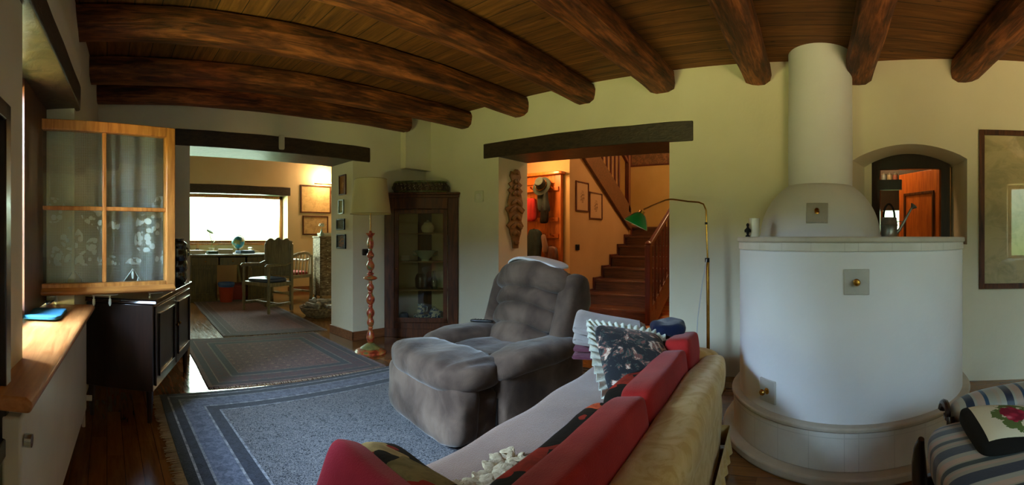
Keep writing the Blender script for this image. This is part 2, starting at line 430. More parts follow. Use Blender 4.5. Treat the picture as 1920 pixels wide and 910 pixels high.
# sloping plaster cheek over the window lintel
S('trim_1', MB().prism([(0.04, 2.07), (.0, 2.07), (-.035, 2.16), (-.035, 2.22), (.0, ZC), (.04, ZC)], -.3, 1.42,
    ML @ Matrix(((0, 0, 1, 0), (1, 0, 0, 0), (0, 1, 0, 0), (0, 0, 0, 1)))), M_wall)
def plank_beam(name, M, a, b, mat=M_lintel, jit=.006):
    """sawn timber with slightly wavy faces between local corners a and b"""
    m = MB(); cx = [(a[i] + b[i]) / 2 for i in range(3)]; s = [abs(b[i] - a[i]) for i in range(3)]
    m.soft(cx, s, n=26, N=14, fn=lambda q, w: w + noise.noise_vector(w * 5) * jit)
    m.v = [tuple(M @ Vector(p)) for p in m.v]
    return m.build(name, mat, ang=50)
struct(plank_beam('trim_2', ML, (-.95, -.035, 1.93), (1.46, .3, 2.075)))
# back wall with the wide opening to the study
XA, XB = .808, 2.628
w = MB().bx((-.8, DB, 0), (XA, DB + T, ZC)).bx((XA, DB, 2.17), (XB, DB + T, ZC)).bx((XB, DB, 0), (4.2, DB + T, ZC))
w.bx((3.30, DB - .10, 1.985), (D, DB, ZC))                     # boxed plaster duct in the corner over the cabinet
S('wall_back', w, M_wall)
def sloped_beam(name, p0, p1, depth, mat, dz0, dz1):
    """lintel whose two ends have their own bottom and top heights; p = (x, y) on the wall face, depth vector"""
    m = MB(); n = 12; vs = []; d = Vector((depth[0], depth[1], 0))
    for i in range(n + 1):
        t = i / n; x = p0[0] * (1 - t) + p1[0] * t; y = p0[1] * (1 - t) + p1[1] * t
        z0 = dz0[0] * (1 - t) + dz1[0] * t + noise.noise((t * 7, 0, 1)) * .006; z1 = dz0[1] * (1 - t) + dz1[1] * t + noise.noise((t * 6, 3, 1)) * .008
        j = noise.noise((t * 5, 9, 2)) * .006
        a = Vector((x, y, 0)) - d.normalized() * j
        vs += [tuple(a + Vector((0, 0, z0))), tuple(a + Vector((0, 0, z1))), tuple(a + d + Vector((0, 0, z1))), tuple(a + d + Vector((0, 0, z0)))]
    fs = [(i * 4 + k, i * 4 + (k + 1) % 4, (i + 1) * 4 + (k + 1) % 4, (i + 1) * 4 + k) for i in range(n) for k in range(4)]
    fs += [(0, 3, 2, 1), (n * 4, n * 4 + 1, n * 4 + 2, n * 4 + 3)]
    m.add(vs, fs); o = m.build(name, mat, bevel=.008); return struct(o)
sloped_beam('trim_3', (.66, DB - .015), (2.85, DB - .015), (0, T + .02), M_lintel, (2.055, 2.215), (2.02, 2.185))
S('trim_4', MB().soft((1.76, DB - .02, 2.14), (.06, .03, .15), n=8), M_wall)          # plaster tongue over the lintel
M_jamb = M_wall
# right wall with the doorway to the stairs
w = MB().bx((D, 3.15, 0), (D + T, DB + T, ZC)).bx((D, 1.263, 2.12), (D + T, 3.15, ZC)).bx((D, -.06, 0), (D + T, 1.263, ZC))
S('wall_right', w, M_wall)
sloped_beam('trim_5', (D - .015, 3.36), (D - .015, 1.05), (T + .02, 0), M_lintel, (2.025, 2.185), (1.975, 2.145))
# wall behind the stove, with the arched pass-through: local x along the wall towards the camera's right, y outwards
MK = frameM((3.504, -1.022, 0), (-.28, -.96, 0))
def arch_pts(u0, u1, zb, zs, zt, n=16):
    pts = [(u0, zb), (u0, zs)]
    for i in range(1, n):
        t = i / n; pts.append((u0 + (u1 - u0) * t, zs + (zt - zs) * math.sin(math.pi * t) ** .8))
    return pts + [(u1, zs), (u1, zb)]
A0 = arch_pts(-.775, .159, 1.1, 1.79, 1.912); A1 = arch_pts(-.755, .03, 1.1, 1.80, 1.915)
m = MB(); n = len(A0)
vs = [(u, 0, z) for u, z in A0] + [(u, .5, z) for u, z in A1] + [(u, 0, ZC) for u, z in A0]
fs = [(i, i + 1, n + i + 1, n + i) for i in range(n - 1)] + [(i, 2 * n + i, 2 * n + i + 1, i + 1) for i in range(1, n - 2)]
m.add(vs, fs)
m.add([(-.775, 0, 1.1), (.159, 0, 1.1), (.03, .5, 1.1), (-.755, .5, 1.1)], [(0, 1, 2, 3)])
m.bx((-1.13, 0, 0), (-.775, .5, ZC)).bx((.159, 0, 0), (.9, .5, ZC)).bx((-.775, 0, 0), (.159, .5, 1.1))
m.bx((.9, 0, 0), (1.5, .5, 1.35)).bx((.9, 0, 2.2), (1.5, .5, ZC)).bx((1.5, 0, 0), (2.6, .5, ZC)).bx((-.775, .45, 1.9), (.159, .5, ZC))
m.v = [tuple(MK @ Vector(p)) for p in m.v]
S('wall_stove', m, M_wall)
# the same reveal faces again belong to the wall; rear wall closes the room
S('wall_rear', MB().bx((-1.2, -3.4, 0), (4.3, -3.15, ZC)), M_wall)
# kitchen behind the pass-through
MKr = MK
k = MB().bx((-1.4, 2.9, 0), (1.3, 3.0, 1.2), MK).bx((-1.4, 2.9, 1.9), (1.3, 3.0, 2.6), MK).bx((-1.4, 2.9, 1.2), (-1.0, 3.0, 1.9), MK).bx((-.2, 2.9, 1.2), (1.3, 3.0, 1.9), MK)
k.bx((-1.5, .5, 0), (-1.4, 3.0, 2.6), MK).bx((1.3, .5, 0), (1.4, 3.0, 2.6), MK)
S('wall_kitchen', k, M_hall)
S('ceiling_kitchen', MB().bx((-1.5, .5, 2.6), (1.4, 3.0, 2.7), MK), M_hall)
# study
XW0, XW1, ZW0, ZW1 = 1.15, 3.80, 1.05, 2.07
w = MB().bx((-.9, 9.0, 0), (XW0, 9.45, 2.62)).bx((XW1, 9.0, 0), (5.5, 9.45, 2.62)).bx((XW0, 9.0, 0), (XW1, 9.45, ZW0)).bx((XW0, 9.0, ZW1 + .15), (XW1, 9.45, 2.62)).bx((-.9, 9.0, 2.62), (5.5, 9.45, 3.0))
S('wall_study_back', w, M_study)
S('wall_study_left', MB().bx((-.9, DB + T, 0), (-.7, 9.0, 2.98)), M_study)
S('wall_study_right', MB().bx((5.35, DB + T, 0), (5.5, 9.0, 2.98)).bx((4.2, DB + .3, 0), (5.5, DB + T, 2.98)).bx((-.9, DB + T - .05, 2.6), (4.2, DB + T, 2.98)), M_study)
sloped_beam('trim_6', (XW0 - .1, 8.985), (XW1 + .06, 8.985), (0, .46), M_lintel, (ZW1 + .005, ZW1 + .19), (ZW1 - .005, ZW1 + .17))
# study window: pale wooden frame, glass, sill
f = MB()
for a, b in (((XW0, ZW0), (XW0 + .07, ZW1)), ((XW1 - .07, ZW0), (XW1, ZW1)), ((XW0, ZW0), (XW1, ZW0 + .05)), ((XW0, ZW1 - .06), (XW1, ZW1))):
    f.bx((a[0], 9.3, a[1]), (b[0], 9.36, b[1]))
wf = S('window_2', MB().bx((XW0 + .05, 9.325, ZW0 + .04), (XW1 - .05, 9.331, ZW1 - .04)), M_glass)
f.build('window_frame', M_pine, wf)
MB().bx((XW0 - .03, 8.96, ZW0 - .04), (XW1 + .03, 9.3, ZW0)).build('window_sill', M_pine, wf)
# the garden outside: lawn and a clipped hedge
M_lawn = plain('lawn', '#5d8a2c', '#86ad48', .9, 0, 3, bump=.4)
M_hedge = plain('hedge_leaves', '#5f8f3a', '#b7d68a', .8, 0, 9, bump=.8)
S('ground', MB().bx((-14, 9.5, -.3), (24, 30, -.12)).bx((-14, -6, -.3), (-1.3, 9.5, -.12)), M_lawn)
# hall
S('wall_hall_left', MB().prism([(5.52, 0), (7.6, 0), (7.6, 1.36), (7.39, 1.41), (5.52, 2.56)], 3.38, 3.42,
    Matrix(((1, 0, 0, 0), (0, 0, 1, 0), (0, 1, 0, 0), (0, 0, 0, 1)))).bx((5.52, 3.42, 0), (5.6, 4.35, 2.6)), M_hall)
S('wall_hall_end', MB().bx((9.2, .8, 0), (9.3, 4.6, 4.3)), plaster('plaster_ochre', '#b59350', '#bf9d5a'))
S('wall_hall_right', MB().bx((4.2, .8, 0), (9.3, .9, 4.3)), M_hall)
S('wall_hall_far', MB().bx((4.2, 4.35, 0), (9.3, 4.6, 4.3)), M_hall)
S('wall_hall_over', MB().bx((4.2, .8, 2.72), (4.3, 4.6, 4.3)), M_hall)
# baseboards
bb = MB().bx((XB - .015, DB - .015, 0), (3.1, DB, .1)).bx((XB - .015, DB - .015, 0), (XB, DB + T + .015, .1))
S('baseboard_back', bb, wood('baseboard_wood', '#6b3d20', '#8f5a34', 0, .5), bevel=.003)
S('baseboard_study', MB().bx((3.8, 8.985, 0), (5.35, 9.0, .1)), bpy.data.materials['baseboard_wood'])

# ceiling beams: rough adzed logs running from the left wall to the right wall
def log_beam(Y, x0, x1, w, h, zb, seed, square=False):
    m = MB(); n = 34; k = 14; vs = []
    for i in range(n + 1):
        t = i / n; x = x0 + (x1 - x0) * t
        for j in range(k):
            a = 2 * math.pi * j / k + .2; e = 3.2 if not square else 5.0
            c, s = math.cos(a), math.sin(a); q = (abs(c) ** e + abs(s) ** e) ** (-1 / e)
            ww = w / 2 * (1 + .05 * noise.noise((x * .9, seed, 1))); hh = h / 2 * (1 + .05 * noise.noise((x * .8, seed, 4)))
            r = 1 + .075 * noise.noise((x * 2.2, c * 1.6 + seed, s * 1.6))
            vs.append((x, Y + c * q * ww * r + .012 * noise.noise((x * .7, seed, 9)), zb + h / 2 + s * q * hh * r))
    fs = [(i * k + j, i * k + (j + 1) % k, (i + 1) * k + (j + 1) % k, (i + 1) * k + j) for i in range(n) for j in range(k)]
    fs += [tuple(range(k)), tuple(reversed(range(n * k, n * k + k)))]
    m.add(vs, fs); o = m.build('ceiling_beam', M_beam, ang=28); o['kind'] = 'structure'; return o
YB = [4.255, 3.66, 2.86, 2.10, 1.335, .50, -.325, -1.16, -1.98, -2.8]
for i, Y in enumerate(YB):
    xl = -.29 + .07 * (Y - 1.35); xr = D if Y > 0 else 3.504 + (-.28) * ((-1.022 - Y) / .96)
    if i == 0: xr = 3.30
    log_beam(Y, xl - .05, xr + .02, .23 if i else .19, .20, 2.405 + (.01 if i == 0 else 0), i * 3.7, i == 4)

# ------------------------------------------------------------------ windows of the living room
# window_1: dark frame deep in the left wall, sill, open casement (built as the window's own leaf)
wm = MB()
for a, b in (((.14, .18, .76), (.2, .25, 1.93)), ((.14, .18, .76), (1.37, .25, .81)), ((.14, .18, 1.88), (1.37, .25, 1.93)), ((1.05, .17, .76), (1.37, .25, 1.93)), ((.81, .165, .76), (1.05, .20, 1.93))):
    wm.bx(a, b)
wm.v = [tuple(ML @ Vector(p)) for p in wm.v]
win1 = S('window_1', wm, wood('dark_window_frame', '#3a1f12', '#5e3520', 2, .45))
MB().prism([(-.115, -.06), (.2, -.06), (.2, -.02), (-.105, -.02), (-.125, -.035)], -.23, 1.4,
           ML @ Matrix.Translation((0, 0, .75)) @ Matrix(((0, 0, 1, 0), (1, 0, 0, 0), (0, 1, 0, .02), (0, 0, 0, 1)))).build('window_sill', M_sill, win1, bevel=.008)
# the open leaf
H0 = Vector((-.455, 2.60, 0)); H1 = Vector((.425, 2.86, 0)); WL = (H1 - H0).length
leaf = thing('window_casement', 'honey pine casement window swung open on its hinges, divided in four panes', 'window', tuple(H0) , math.atan2(H1.y - H0.y, H1.x - H0.x))
zb, zt = .815, 1.845
fr = MB(); t0 = .062
fr.bx((0, -.03, zb), (t0, .025, zt)).bx((WL - t0, -.03, zb), (WL, .025, zt)).bx((t0, -.03, zt - t0), (WL - t0, .025, zt)).bx((t0, -.03, zb), (WL - t0, .025, zb + .07))
fr.build('casement_frame', M_pine, leaf, bevel=.006)
dr = MB().prism([(-.03, 0), (-.055, .005), (-.06, .02), (-.03, .045)], 0.01, WL - .01, Matrix(((0, 0, 1, 0), (1, 0, 0, 0), (0, 1, 0, zb + .003), (0, 0, 0, 1))))
dr.build('drip_rail', M_pine_x, leaf, bevel=.004)
fr = MB().bx((WL * .5 - .012, -.012, zb + .07), (WL * .5 + .012, .012, zt - t0)).bx((t0, -.011, zb + .50), (WL - t0, .011, zb + .525))
fr.build('glazing_bar', M_pine, leaf, bevel=.004)
xs = (t0, WL * .5 - .012, WL * .5 + .012, WL - t0)
for xa, xb in ((xs[0], xs[1]), (xs[2], xs[3])):
    for za, zc in ((zb + .07, zb + .50), (zb + .525, zt - t0)):
        MB().bx((xa, -.002, za), (xb, .002, zc)).build('pane', M_glass, leaf)
for zh in (zb + .2, zt - .2):
    hg = MB().tube([(-.012, -.035, zh - .045), (-.012, -.035, zh + .045)], .009, 10).bx((-.012, -.034, zh - .035), (.02, -.029, zh + .035))
    hg.build('hinge', M_brass, leaf)
# lace curtain hung on the inner side of the leaf
def lace_mat():
    t = NT('lace'); x, y, z = t.xyz()
    def fr_(v, s): return t.math('FRACT', t.math('ADD', t.math('MULTIPLY', v, s), 50))
    gx = t.math('LESS_THAN', fr_(x, 100), .15); gz = t.math('LESS_THAN', fr_(z, 100), .15)
    net = t.math('MAXIMUM', gx, gz)
    # flower clusters: petals around scattered centres, only in a band above the scallops
    f1 = t.vor(t.co((1, .01, 1)), 6.5, 'Distance'); cen = t.math('LESS_THAN', f1, .5)
    pet = t.vor(t.co((1, .01, 1)), 27, 'Distance'); petals = t.math('LESS_THAN', pet, .5)
    zone = t.math('MULTIPLY', t.math('GREATER_THAN', z, .985), t.math('LESS_THAN', t.math('ADD', z, t.math('MULTIPLY', t.noise(t.co((1, .01, 1)), 4, 1), .55)), 1.66))
    fl = t.math('MULTIPLY', t.math('MULTIPLY', cen, petals), zone)
    al = t.math('MAXIMUM', net, fl)
    d = t.n.new('ShaderNodeBsdfDiffuse'); d.inputs[0].default_value = hx('#fbfdf8')
    tl = t.n.new('ShaderNodeBsdfTranslucent'); tl.inputs[0].default_value = hx('#fbfdf8')
    mx0 = t.n.new('ShaderNodeMixShader'); mx0.inputs[0].default_value = .4; t.l.new(d.outputs[0], mx0.inputs[1]); t.l.new(tl.outputs[0], mx0.inputs[2])
    tr = t.n.new('ShaderNodeBsdfTransparent'); mx = t.n.new('ShaderNodeMixShader'); t.l.new(al, mx.inputs[0])
    t.l.new(tr.outputs[0], mx.inputs[1]); t.l.new(mx0.outputs[0], mx.inputs[2]); t.l.new(mx.outputs[0], t.out.inputs[0]); return t.m
M_lace = lace_mat()
M_thread = plain('white_cotton', '#cfd2c8', '#dedfd6', .9, bump=0)
cur = thing('lace_curtain', 'white net lace curtain with flowers and scalloped tasselled hem on the open casement', 'curtain', tuple(H0), math.atan2(H1.y - H0.y, H1.x - H0.x))
CX0, CX1 = .13, WL - .05
def scallop(x):
    s = 0
    for c, wd in ((.285, .115), (.66, .10)):
        s = max(s, 1 - abs(x - c) / wd)
    return s
def hem(x): return .80 + .16 * max(0, scallop(x)) ** .8
def lace_pt(u, v):
    x = CX0 + (CX1 - CX0) * u; z0 = hem(x); z = z0 + (zt - .03 - z0) * v
    return (x, .05 + .016 * math.sin(x * 46 + .6 * math.sin(z * 3)) * (.6 + .4 * v) + .008 * math.sin(x * 21), z)
MB().grid(lace_pt, 120, 24).build('net', M_lace, cur)
MB().tube([(CX0 - .03, .05, zt - .03), (CX1 + .02, .05, zt - .03)], .005, 8).build('curtain_rod', M_brass, cur)
edge = [Vector(lace_pt(i / 60, 0)) for i in range(61)]
MB().tube(edge, .0035, 6).build('hem_cord', M_thread, cur)
for x in (.175, .235, .285, .335, .41, .505, .60, .66, .70, .77):
    y = lace_pt((x - CX0) / (CX1 - CX0), 0)[1]; z = hem(x)
    MB().lathe([(.001, 0), (.006, -.006), (.007, -.012), (.004, -.018), (.009, -.024), (.0095, -.05), (.004, -.064)], (x, y, z), 8).build('tassel', M_thread, cur)
# added unseen windows: rear left wall for daylight, stove wall for the casement reflection
def far_window(name, M, x0, x1, z0, z1, y):
    f = MB()
    for a, b in (((x0, z0), (x0 + .06, z1)), ((x1 - .06, z0), (x1, z1)), ((x0, z0), (x1, z0 + .06)), ((x0, z1 - .06), (x1, z1)), (((x0 + x1) / 2 - .03, z0), ((x0 + x1) / 2 + .03, z1))):
        f.bx((a[0], y, a[1]), (b[0], y + .06, b[1]))
    f.v = [tuple(M @ Vector(p)) for p in f.v]
    o = S(name, f, M_pine)
    MB().bx((x0 + .05, y + .03, z0 + .05), (x1 - .05, y + .035, z1 - .05), M).build('pane', M_glass, o); return o
far_window('window_3', ML, -3.55, -2.25, .8, 2.05, .2)
far_window('window_4', MK, .9, 1.5, 1.35, 2.2, .3)
far_window('window_5', MK, -1.0, -.2, 1.2, 1.9, 2.92)
# ================================================================== LARGE FURNITURE
XZ = Matrix(((1, 0, 0, 0), (0, 0, 1, 0), (0, 1, 0, 0), (0, 0, 0, 1)))     # prism poly (x, z), extruded along y

# ---------------- stove
SC = Vector((2.86, -.205, 0)); SA = math.atan2(SC.y, SC.x)
stove = thing('masonry_stove', 'large white plastered masonry stove with rounded front, stepped plinth, dome and round flue', 'stove', tuple(SC), SA)
def stadium(r, back, n=40):
    """round front facing -x, straight sides running back to x = back"""
    p = [(r * math.cos(a), r * math.sin(a)) for a in [R(90) + R(180) * i / n for i in range(n + 1)]]
    return [(back, r)] + p + [(back, -r)]
M_stove = plaster('stove_plaster', '#dadada', '#e2e2e2')
def tile_mat():
    t = NT('plinth_tiles'); x, y, z = t.xyz(); ang = t.math('ARCTAN2', y, x)
    g = t.math('LESS_THAN', t.math('FRACT', t.math('ADD', t.math('MULTIPLY', ang, 4.2), 30)), .022)
    g2 = t.math('LESS_THAN', t.math('ABSOLUTE', t.math('SUBTRACT', z, .205)), .002)
    g = t.math('MAXIMUM', g, g2)
    n_ = t.noise(None, 5, 4)
    c = t.mix(t.math('MULTIPLY', g, .7), t.ramp(n_, [(.35, '#c9c4b8'), (.65, '#d8d4ca')]), '#bab5aa')
    return t.bsdf(c, .6, 0, t.bump(t.math('SUBTRACT', t.math('MULTIPLY', n_, .3), g), .35, .004))
M_ptile = tile_mat()
M_shelfstone = plain('shelf_stone', '#b3aa98', '#c2baa8', .6, 0, 6, bump=.15)
MB().prism(stadium(.697, .76), .25, 1.085).build('drum', M_stove, stove, bevel=.006)
MB().prism(stadium(.80, .74), 0, .045).build('base_slab', M_shelfstone, stove, bevel=.01)
MB().prism(stadium(.735, .76), .045, .23).build('plinth', M_ptile, stove, bevel=.004)
MB().prism(stadium(.745, .76), .23, .255).build('plinth_rim', M_shelfstone, stove, bevel=.008)
MB().prism(stadium(.703, .80), 1.085, 1.128).build('top_band', M_ptile, stove, bevel=.004)
MB().prism(stadium(.712, .86), 1.128, 1.158).build('shelf', M_shelfstone, stove, bevel=.008)
iM = Matrix.Rotation(-SA, 4, 'Z') @ Matrix.Translation(-SC)
dc = iM @ Vector((3.60, -.013, 1.158))
prof = [(.475 * math.cos(a), .475 * math.sin(a)) for a in [R(3.0) * i for i in range(20)]]
prof = [(.482, 0), (.482, .012)] + [(r, z) for r, z in prof[1:] if r > .262] + [(.255, .40)]
MB().lathe(prof, tuple(dc), 56).build('dome', M_stove, stove, ang=60)
ch = MB(); prof = [(.2545 + .002 * math.sin(i * 1.7), z) for i, z in enumerate([.38, .7, 1.0, 1.3, ZC - 1.158])]
ch.lathe(prof, tuple(dc), 56); ch.build('flue', M_stove, stove, ang=60)
def stove_tile(px, py, sz, rad, cen, tilt=0, rho=None):
    """square cast plate with a brass knob set in the curved face"""
    p = on_r(px, py, rho); a = math.atan2(p.y - cen.y, p.x - cen.x)
    M = iM @ Matrix.Translation(p) @ Matrix.Rotation(a, 4, 'Z') @ Matrix.Rotation(tilt, 4, 'Y')
    o = MB().bx((-.02, -sz / 2, -sz / 2), (.007, sz / 2, sz / 2), M).build('cover_plate', plate_mat, stove, bevel=.003)
    k = MB().lathe([(.016, 0), (.016, .004), (.007, .008), (.007, .02), (.015, .027), (.017, .035), (.012, .043), (.001, .045)], (0, 0, 0), 16, M @ Matrix.Translation((.007, 0, 0)) @ Matrix.Rotation(R(90), 4, 'Y'))
    k.build('knob', M_brass, o)
plate_mat = plain('cover_plate', '#a8a59b', '#b5b2a8', .5, .1, 8, bump=.1)
def rho_circle(px, cen, r):
    t = (px - X0) / F; d = Vector((math.sin(t), math.cos(t))); c = Vector((cen.x, cen.y)); b = d.dot(c); return b - math.sqrt(b * b - c.dot(c) + r * r)
stove_tile(1606, 529, .123, .697, SC, 0, rho_circle(1606, SC, .697))
stove_tile(1440, 733, .118, .697, SC, 0, rho_circle(1440, SC, .697))
DCW = Vector((3.60, -.013, 0))
stove_tile(1532, 399, .15, .45, DCW, R(-24), rho_circle(1532, DCW, .448))

# ---------------- recliner (local: +x back, y across, origin under the foot rest's near corner)
rec = thing('recliner_armchair', 'big taupe velvet recliner armchair with puffed back and raised foot pad', 'armchair', (1.57, 1.60, 0), R(-9))
Wd = .90
def puff(q, w, f=9, amp=.012): return w + Vector(noise.noise_vector(w * f)) * amp
def gather(q, w):
    """velvet gathered in fine folds across the pad"""
    return w + Vector((0, 0, .007 * math.sin(w.y * 75 + 3 * w.x) * max(0, q.z))) + Vector(noise.noise_vector(w * 5)) * .012
m = MB()
m.soft((.20, Wd / 2, .40), (.42, Wd - .06, .20), n=3.2, N=18, fn=gather)
m.build('foot_pad', M_velvet, rec, ang=80)
m = MB().soft((.11, Wd / 2, .215), (.20, Wd - .09, .36), n=5, N=12, fn=puff)
m.soft((.24, Wd / 2, .19), (.20, Wd - .12, .28), n=6, N=10, fn=puff)
m.build('foot_panel', M_velvet, rec, ang=80)
MB().soft((.66, Wd / 2, .36), (.62, Wd - .34, .20), n=4, N=14, fn=gather).build('seat', M_velvet, rec, ang=80)
MB().bx((.3, .06, .04), (1.0, Wd - .06, .27)).build('base', plain('dark_base', '#1b1715', '#221d1a', .9), rec)
for y0, sgn in ((.10, -1), (Wd - .10, 1)):
    def armfn(q, w, sgn=sgn):
        w = Vector(w); w.z += -.05 * max(0, q.x) ** 2 * (1 if q.z > 0 else 0)
        return puff(q, w, 8, .008)
    a = MB().soft((.66, y0, .26), (.70, .19, .46), n=7, N=14, fn=armfn).build('armrest', M_velvet, rec, ang=80)
    def padfn(q, w):
        w = Vector(w); w.z -= .05 * max(0, -q.x) ** 3; w.y *= 1 + .1 * max(0, -q.x)
        return puff(q, w, 10, .010)
    MB().soft((.65, y0, .455), (.74, .25, .15), n=3, N=14, fn=padfn).build('arm_pad', M_velvet, a, ang=80)
# back: reclined shell and five stacked pillows
bk = Matrix.Translation((.81, Wd / 2, .285)) @ Matrix.Rotation(R(19), 4, 'Y')
MB().soft((.10, 0, .31), (.20, .72, .74), n=6, N=16, fn=puff, M=bk).build('back_shell', M_velvet, rec, ang=80)
for i, (z, h, wdt, t) in enumerate(((.05, .17, .58, .20), (.19, .19, .62, .23), (.345, .17, .64, .22), (.475, .15, .66, .22), (.615, .20, .70, .27))):
    def pf(q, w, wdt=wdt):
        w = Vector(w); w.z += -.05 * q.y ** 2 * (1.0); w.x += .03 * q.y ** 2
        return puff(q, w, 9, .010)
    MB().soft((-.03 - (.01 if i == 4 else 0), 0, z), (t, wdt, h + .02), n=2.6, N=16, fn=pf, M=bk).build('back_pillow', M_velvet, rec, ang=80)
for s in (-1, 1):
    MB().soft((.05, s * .335, .36), (.26, .13, .62), n=3.5, N=12, fn=puff, M=bk).build('back_wing', M_velvet, rec, ang=80)
rM = Matrix.Translation(rec.location) @ Matrix.Rotation(R(-9), 4, 'Z')
p = rM @ (bk @ Vector((-.045, .0, .742)))
def clothfn(q, w): return Vector(w) + Vector((0, 0, .012 * math.sin(w.y * 11) - .05 * abs(q.y) ** 3))
M_ptowel = plain('white_cloth', '#c9cbd0', '#d9d8d2', .9, bump=.2)
o = MB().soft((0, 0, 0), (.17, .50, .022), n=6, N=12, fn=clothfn).build('folded_cloth', M_ptowel, ang=60)
place(o, p, R(-9)); tag(o, 'folded white cloth lying on top of the recliner headrest', 'cloth')
p = rM @ Vector((.78, Wd - .10, .54))
rc = thing('remote_control', 'black remote control lying on the far arm of the recliner', 'remote control', tuple(p), R(-60))
MB().soft((0, 0, 0), (.17, .045, .018), n=6, N=8).build('casing', M_black, rc)
b = MB()
for i in range(5):
    for j in (-1, 0, 1): b.lathe([(.004, 0), (.004, .003)], (-.05 + i * .022, j * .012, .0085), 8)
b.build('buttons', plain('grey_rubber', '#4a4a4c', bump=0), rc)

# ---------------- sofa (local: x along its length away from the viewer, y forward)
SO = Vector((.33, .27, 0)); SR = R(5.2)
sofa = thing('sofa', 'long low sofa in yellow damask with its back turned to the round stove', 'sofa', tuple(SO), SR)
L = 2.12
M_skirt = M_damask
def rollfn(q, w):
    w = Vector(w); return w + Vector(noise.noise_vector(Vector((w.x * 5, w.y * 6, w.z * 6)))) * .012
MB().soft((L / 2, .10, .46), (L, .175, .19), n=3.4, N=26, fn=rollfn).build('back_roll', M_damask, sofa, ang=80)
MB().soft((L / 2, .12, .235), (L - .04, .13, .45), n=9, N=22, fn=rollfn).build('backrest', M_damask, sofa, ang=80)
MB().soft((L / 2, .40, .22), (L - .1, .56, .30), n=9, N=16).build('seat_base', M_damask, sofa, ang=80)
def skirt(u, v):
    # ruffled valance round the foot of the sofa
    per = [(0.02, .02), (L - .02, .02), (L - .02, .72), (0.02, .72)]
    d = [L - .04, .70, L - .04, .70]; tot = sum(d); s = u * tot
    for i in range(4):
        if s <= d[i] or i == 3: break
        s -= d[i]
    a, b = Vector(per[i]), Vector(per[(i + 1) % 4]); t = s / d[i]; p = a.lerp(b, t); nn = Vector(((b - a).y, -(b - a).x)).normalized()
    f = (1 - v) * .009 * math.sin(u * tot * 60)
    p = p + nn * (f + (1 - v) * .012)
    return (p.x, p.y, .012 + v * .12)
MB().grid(skirt, 460, 3).build('valance', M_skirt, sofa, ang=80)
for x in (.05, L - .05):
    MB().soft((x, .40, .26), (.15, .66, .44), n=5, N=14, fn=rollfn).build('armrest', M_damask if x > 1 else M_cream_fabric, sofa, ang=80)
    MB().soft((x, .42, .485), (.18, .70, .15), n=3, N=14, fn=rollfn).build('arm_roll', M_damask if x > 1 else M_cream_fabric, sofa, ang=80)
sM = Matrix.Translation(SO) @ Matrix.Rotation(SR, 4, 'Z')
for i in range(2):
    MB().soft((.58 + i * .94, .43, .385), (.93, .58, .11), n=5, N=14, fn=rollfn).build('seat_cushion', M_damask, sofa, ang=80)
# taupe throw spread over the seat and hanging over the front
def throw(u, v):
    x = .17 + u * (L - .36); s = v * .87
    if s < .45: y, z = .235 + s, .452
    elif s < .55: a = (s - .45) / .10 * R(90); y, z = .685 + .06 * math.sin(a), .392 + .06 * math.cos(a)
    else: y, z = .745 + .01 * math.sin(x * 9), .392 - (s - .55)
    return (x, y + .006 * math.sin(x * 14), z + .008 * noise.noise((x * 3, s * 4, 2)) + .006)
thr = MB().grid(throw, 60, 50, thick=-.012).build('sofa_throw', M_blanket, ang=70)
place(thr, SO, SR); tag(thr, 'smooth taupe blanket spread over the whole sofa seat', 'blanket')
# back cushions: patterned face and red boxing
def back_cushion(u, w, label, lean=-12, h=.34, z=.462, y=.265, mat=None, roll=0, group='red and floral sofa cushions'):
    c = thing('sofa_cushion', label, 'cushion', tuple(sM @ Vector((u, y, z))), SR, group)
    M = Matrix.Rotation(R(lean), 4, 'X') @ Matrix.Rotation(R(roll), 4, 'Y')
    MB().soft((0, .035, h / 2), (w, .15, h), n=5, N=14, fn=lambda q, v: puff(q, v, 7, .012), M=M).build('patterned_face', M_floral, c, ang=80)
    MB().soft((0, -.035, h / 2 + .006), (w + .01, .13, h + .02), n=6, N=14, fn=lambda q, v: puff(q, v, 6, .006), M=M).build('boxing', mat or M_red, c, ang=80)
    return c
back_cushion(.74, .76, 'red and floral cushion against the sofa back, nearest the viewer', -10, .145)
back_cushion(1.45, .64, 'red and floral cushion against the middle of the sofa back', -8, .145)
back_cushion(1.92, .30, 'red and floral cushion against the far end of the sofa back', -6, .175, roll=4)
c = thing('throw_cushion', 'raspberry red cushion with floral face leaning on the near sofa arm', 'cushion', tuple(sM @ Vector((.25, .52, .472))), SR + R(80))
M = Matrix.Rotation(R(22), 4, 'X')
MB().soft((0, -.055, .09), (.38, .17, .21), n=4.5, N=14, fn=lambda q, v: puff(q, v, 7, .012), M=M).build('patterned_face', M_floral, c, ang=80)
MB().soft((0, .045, .085), (.37, .09, .20), n=5, N=14, fn=lambda q, v: puff(q, v, 6, .006), M=M).build('boxing', M_pink, c, ang=80)

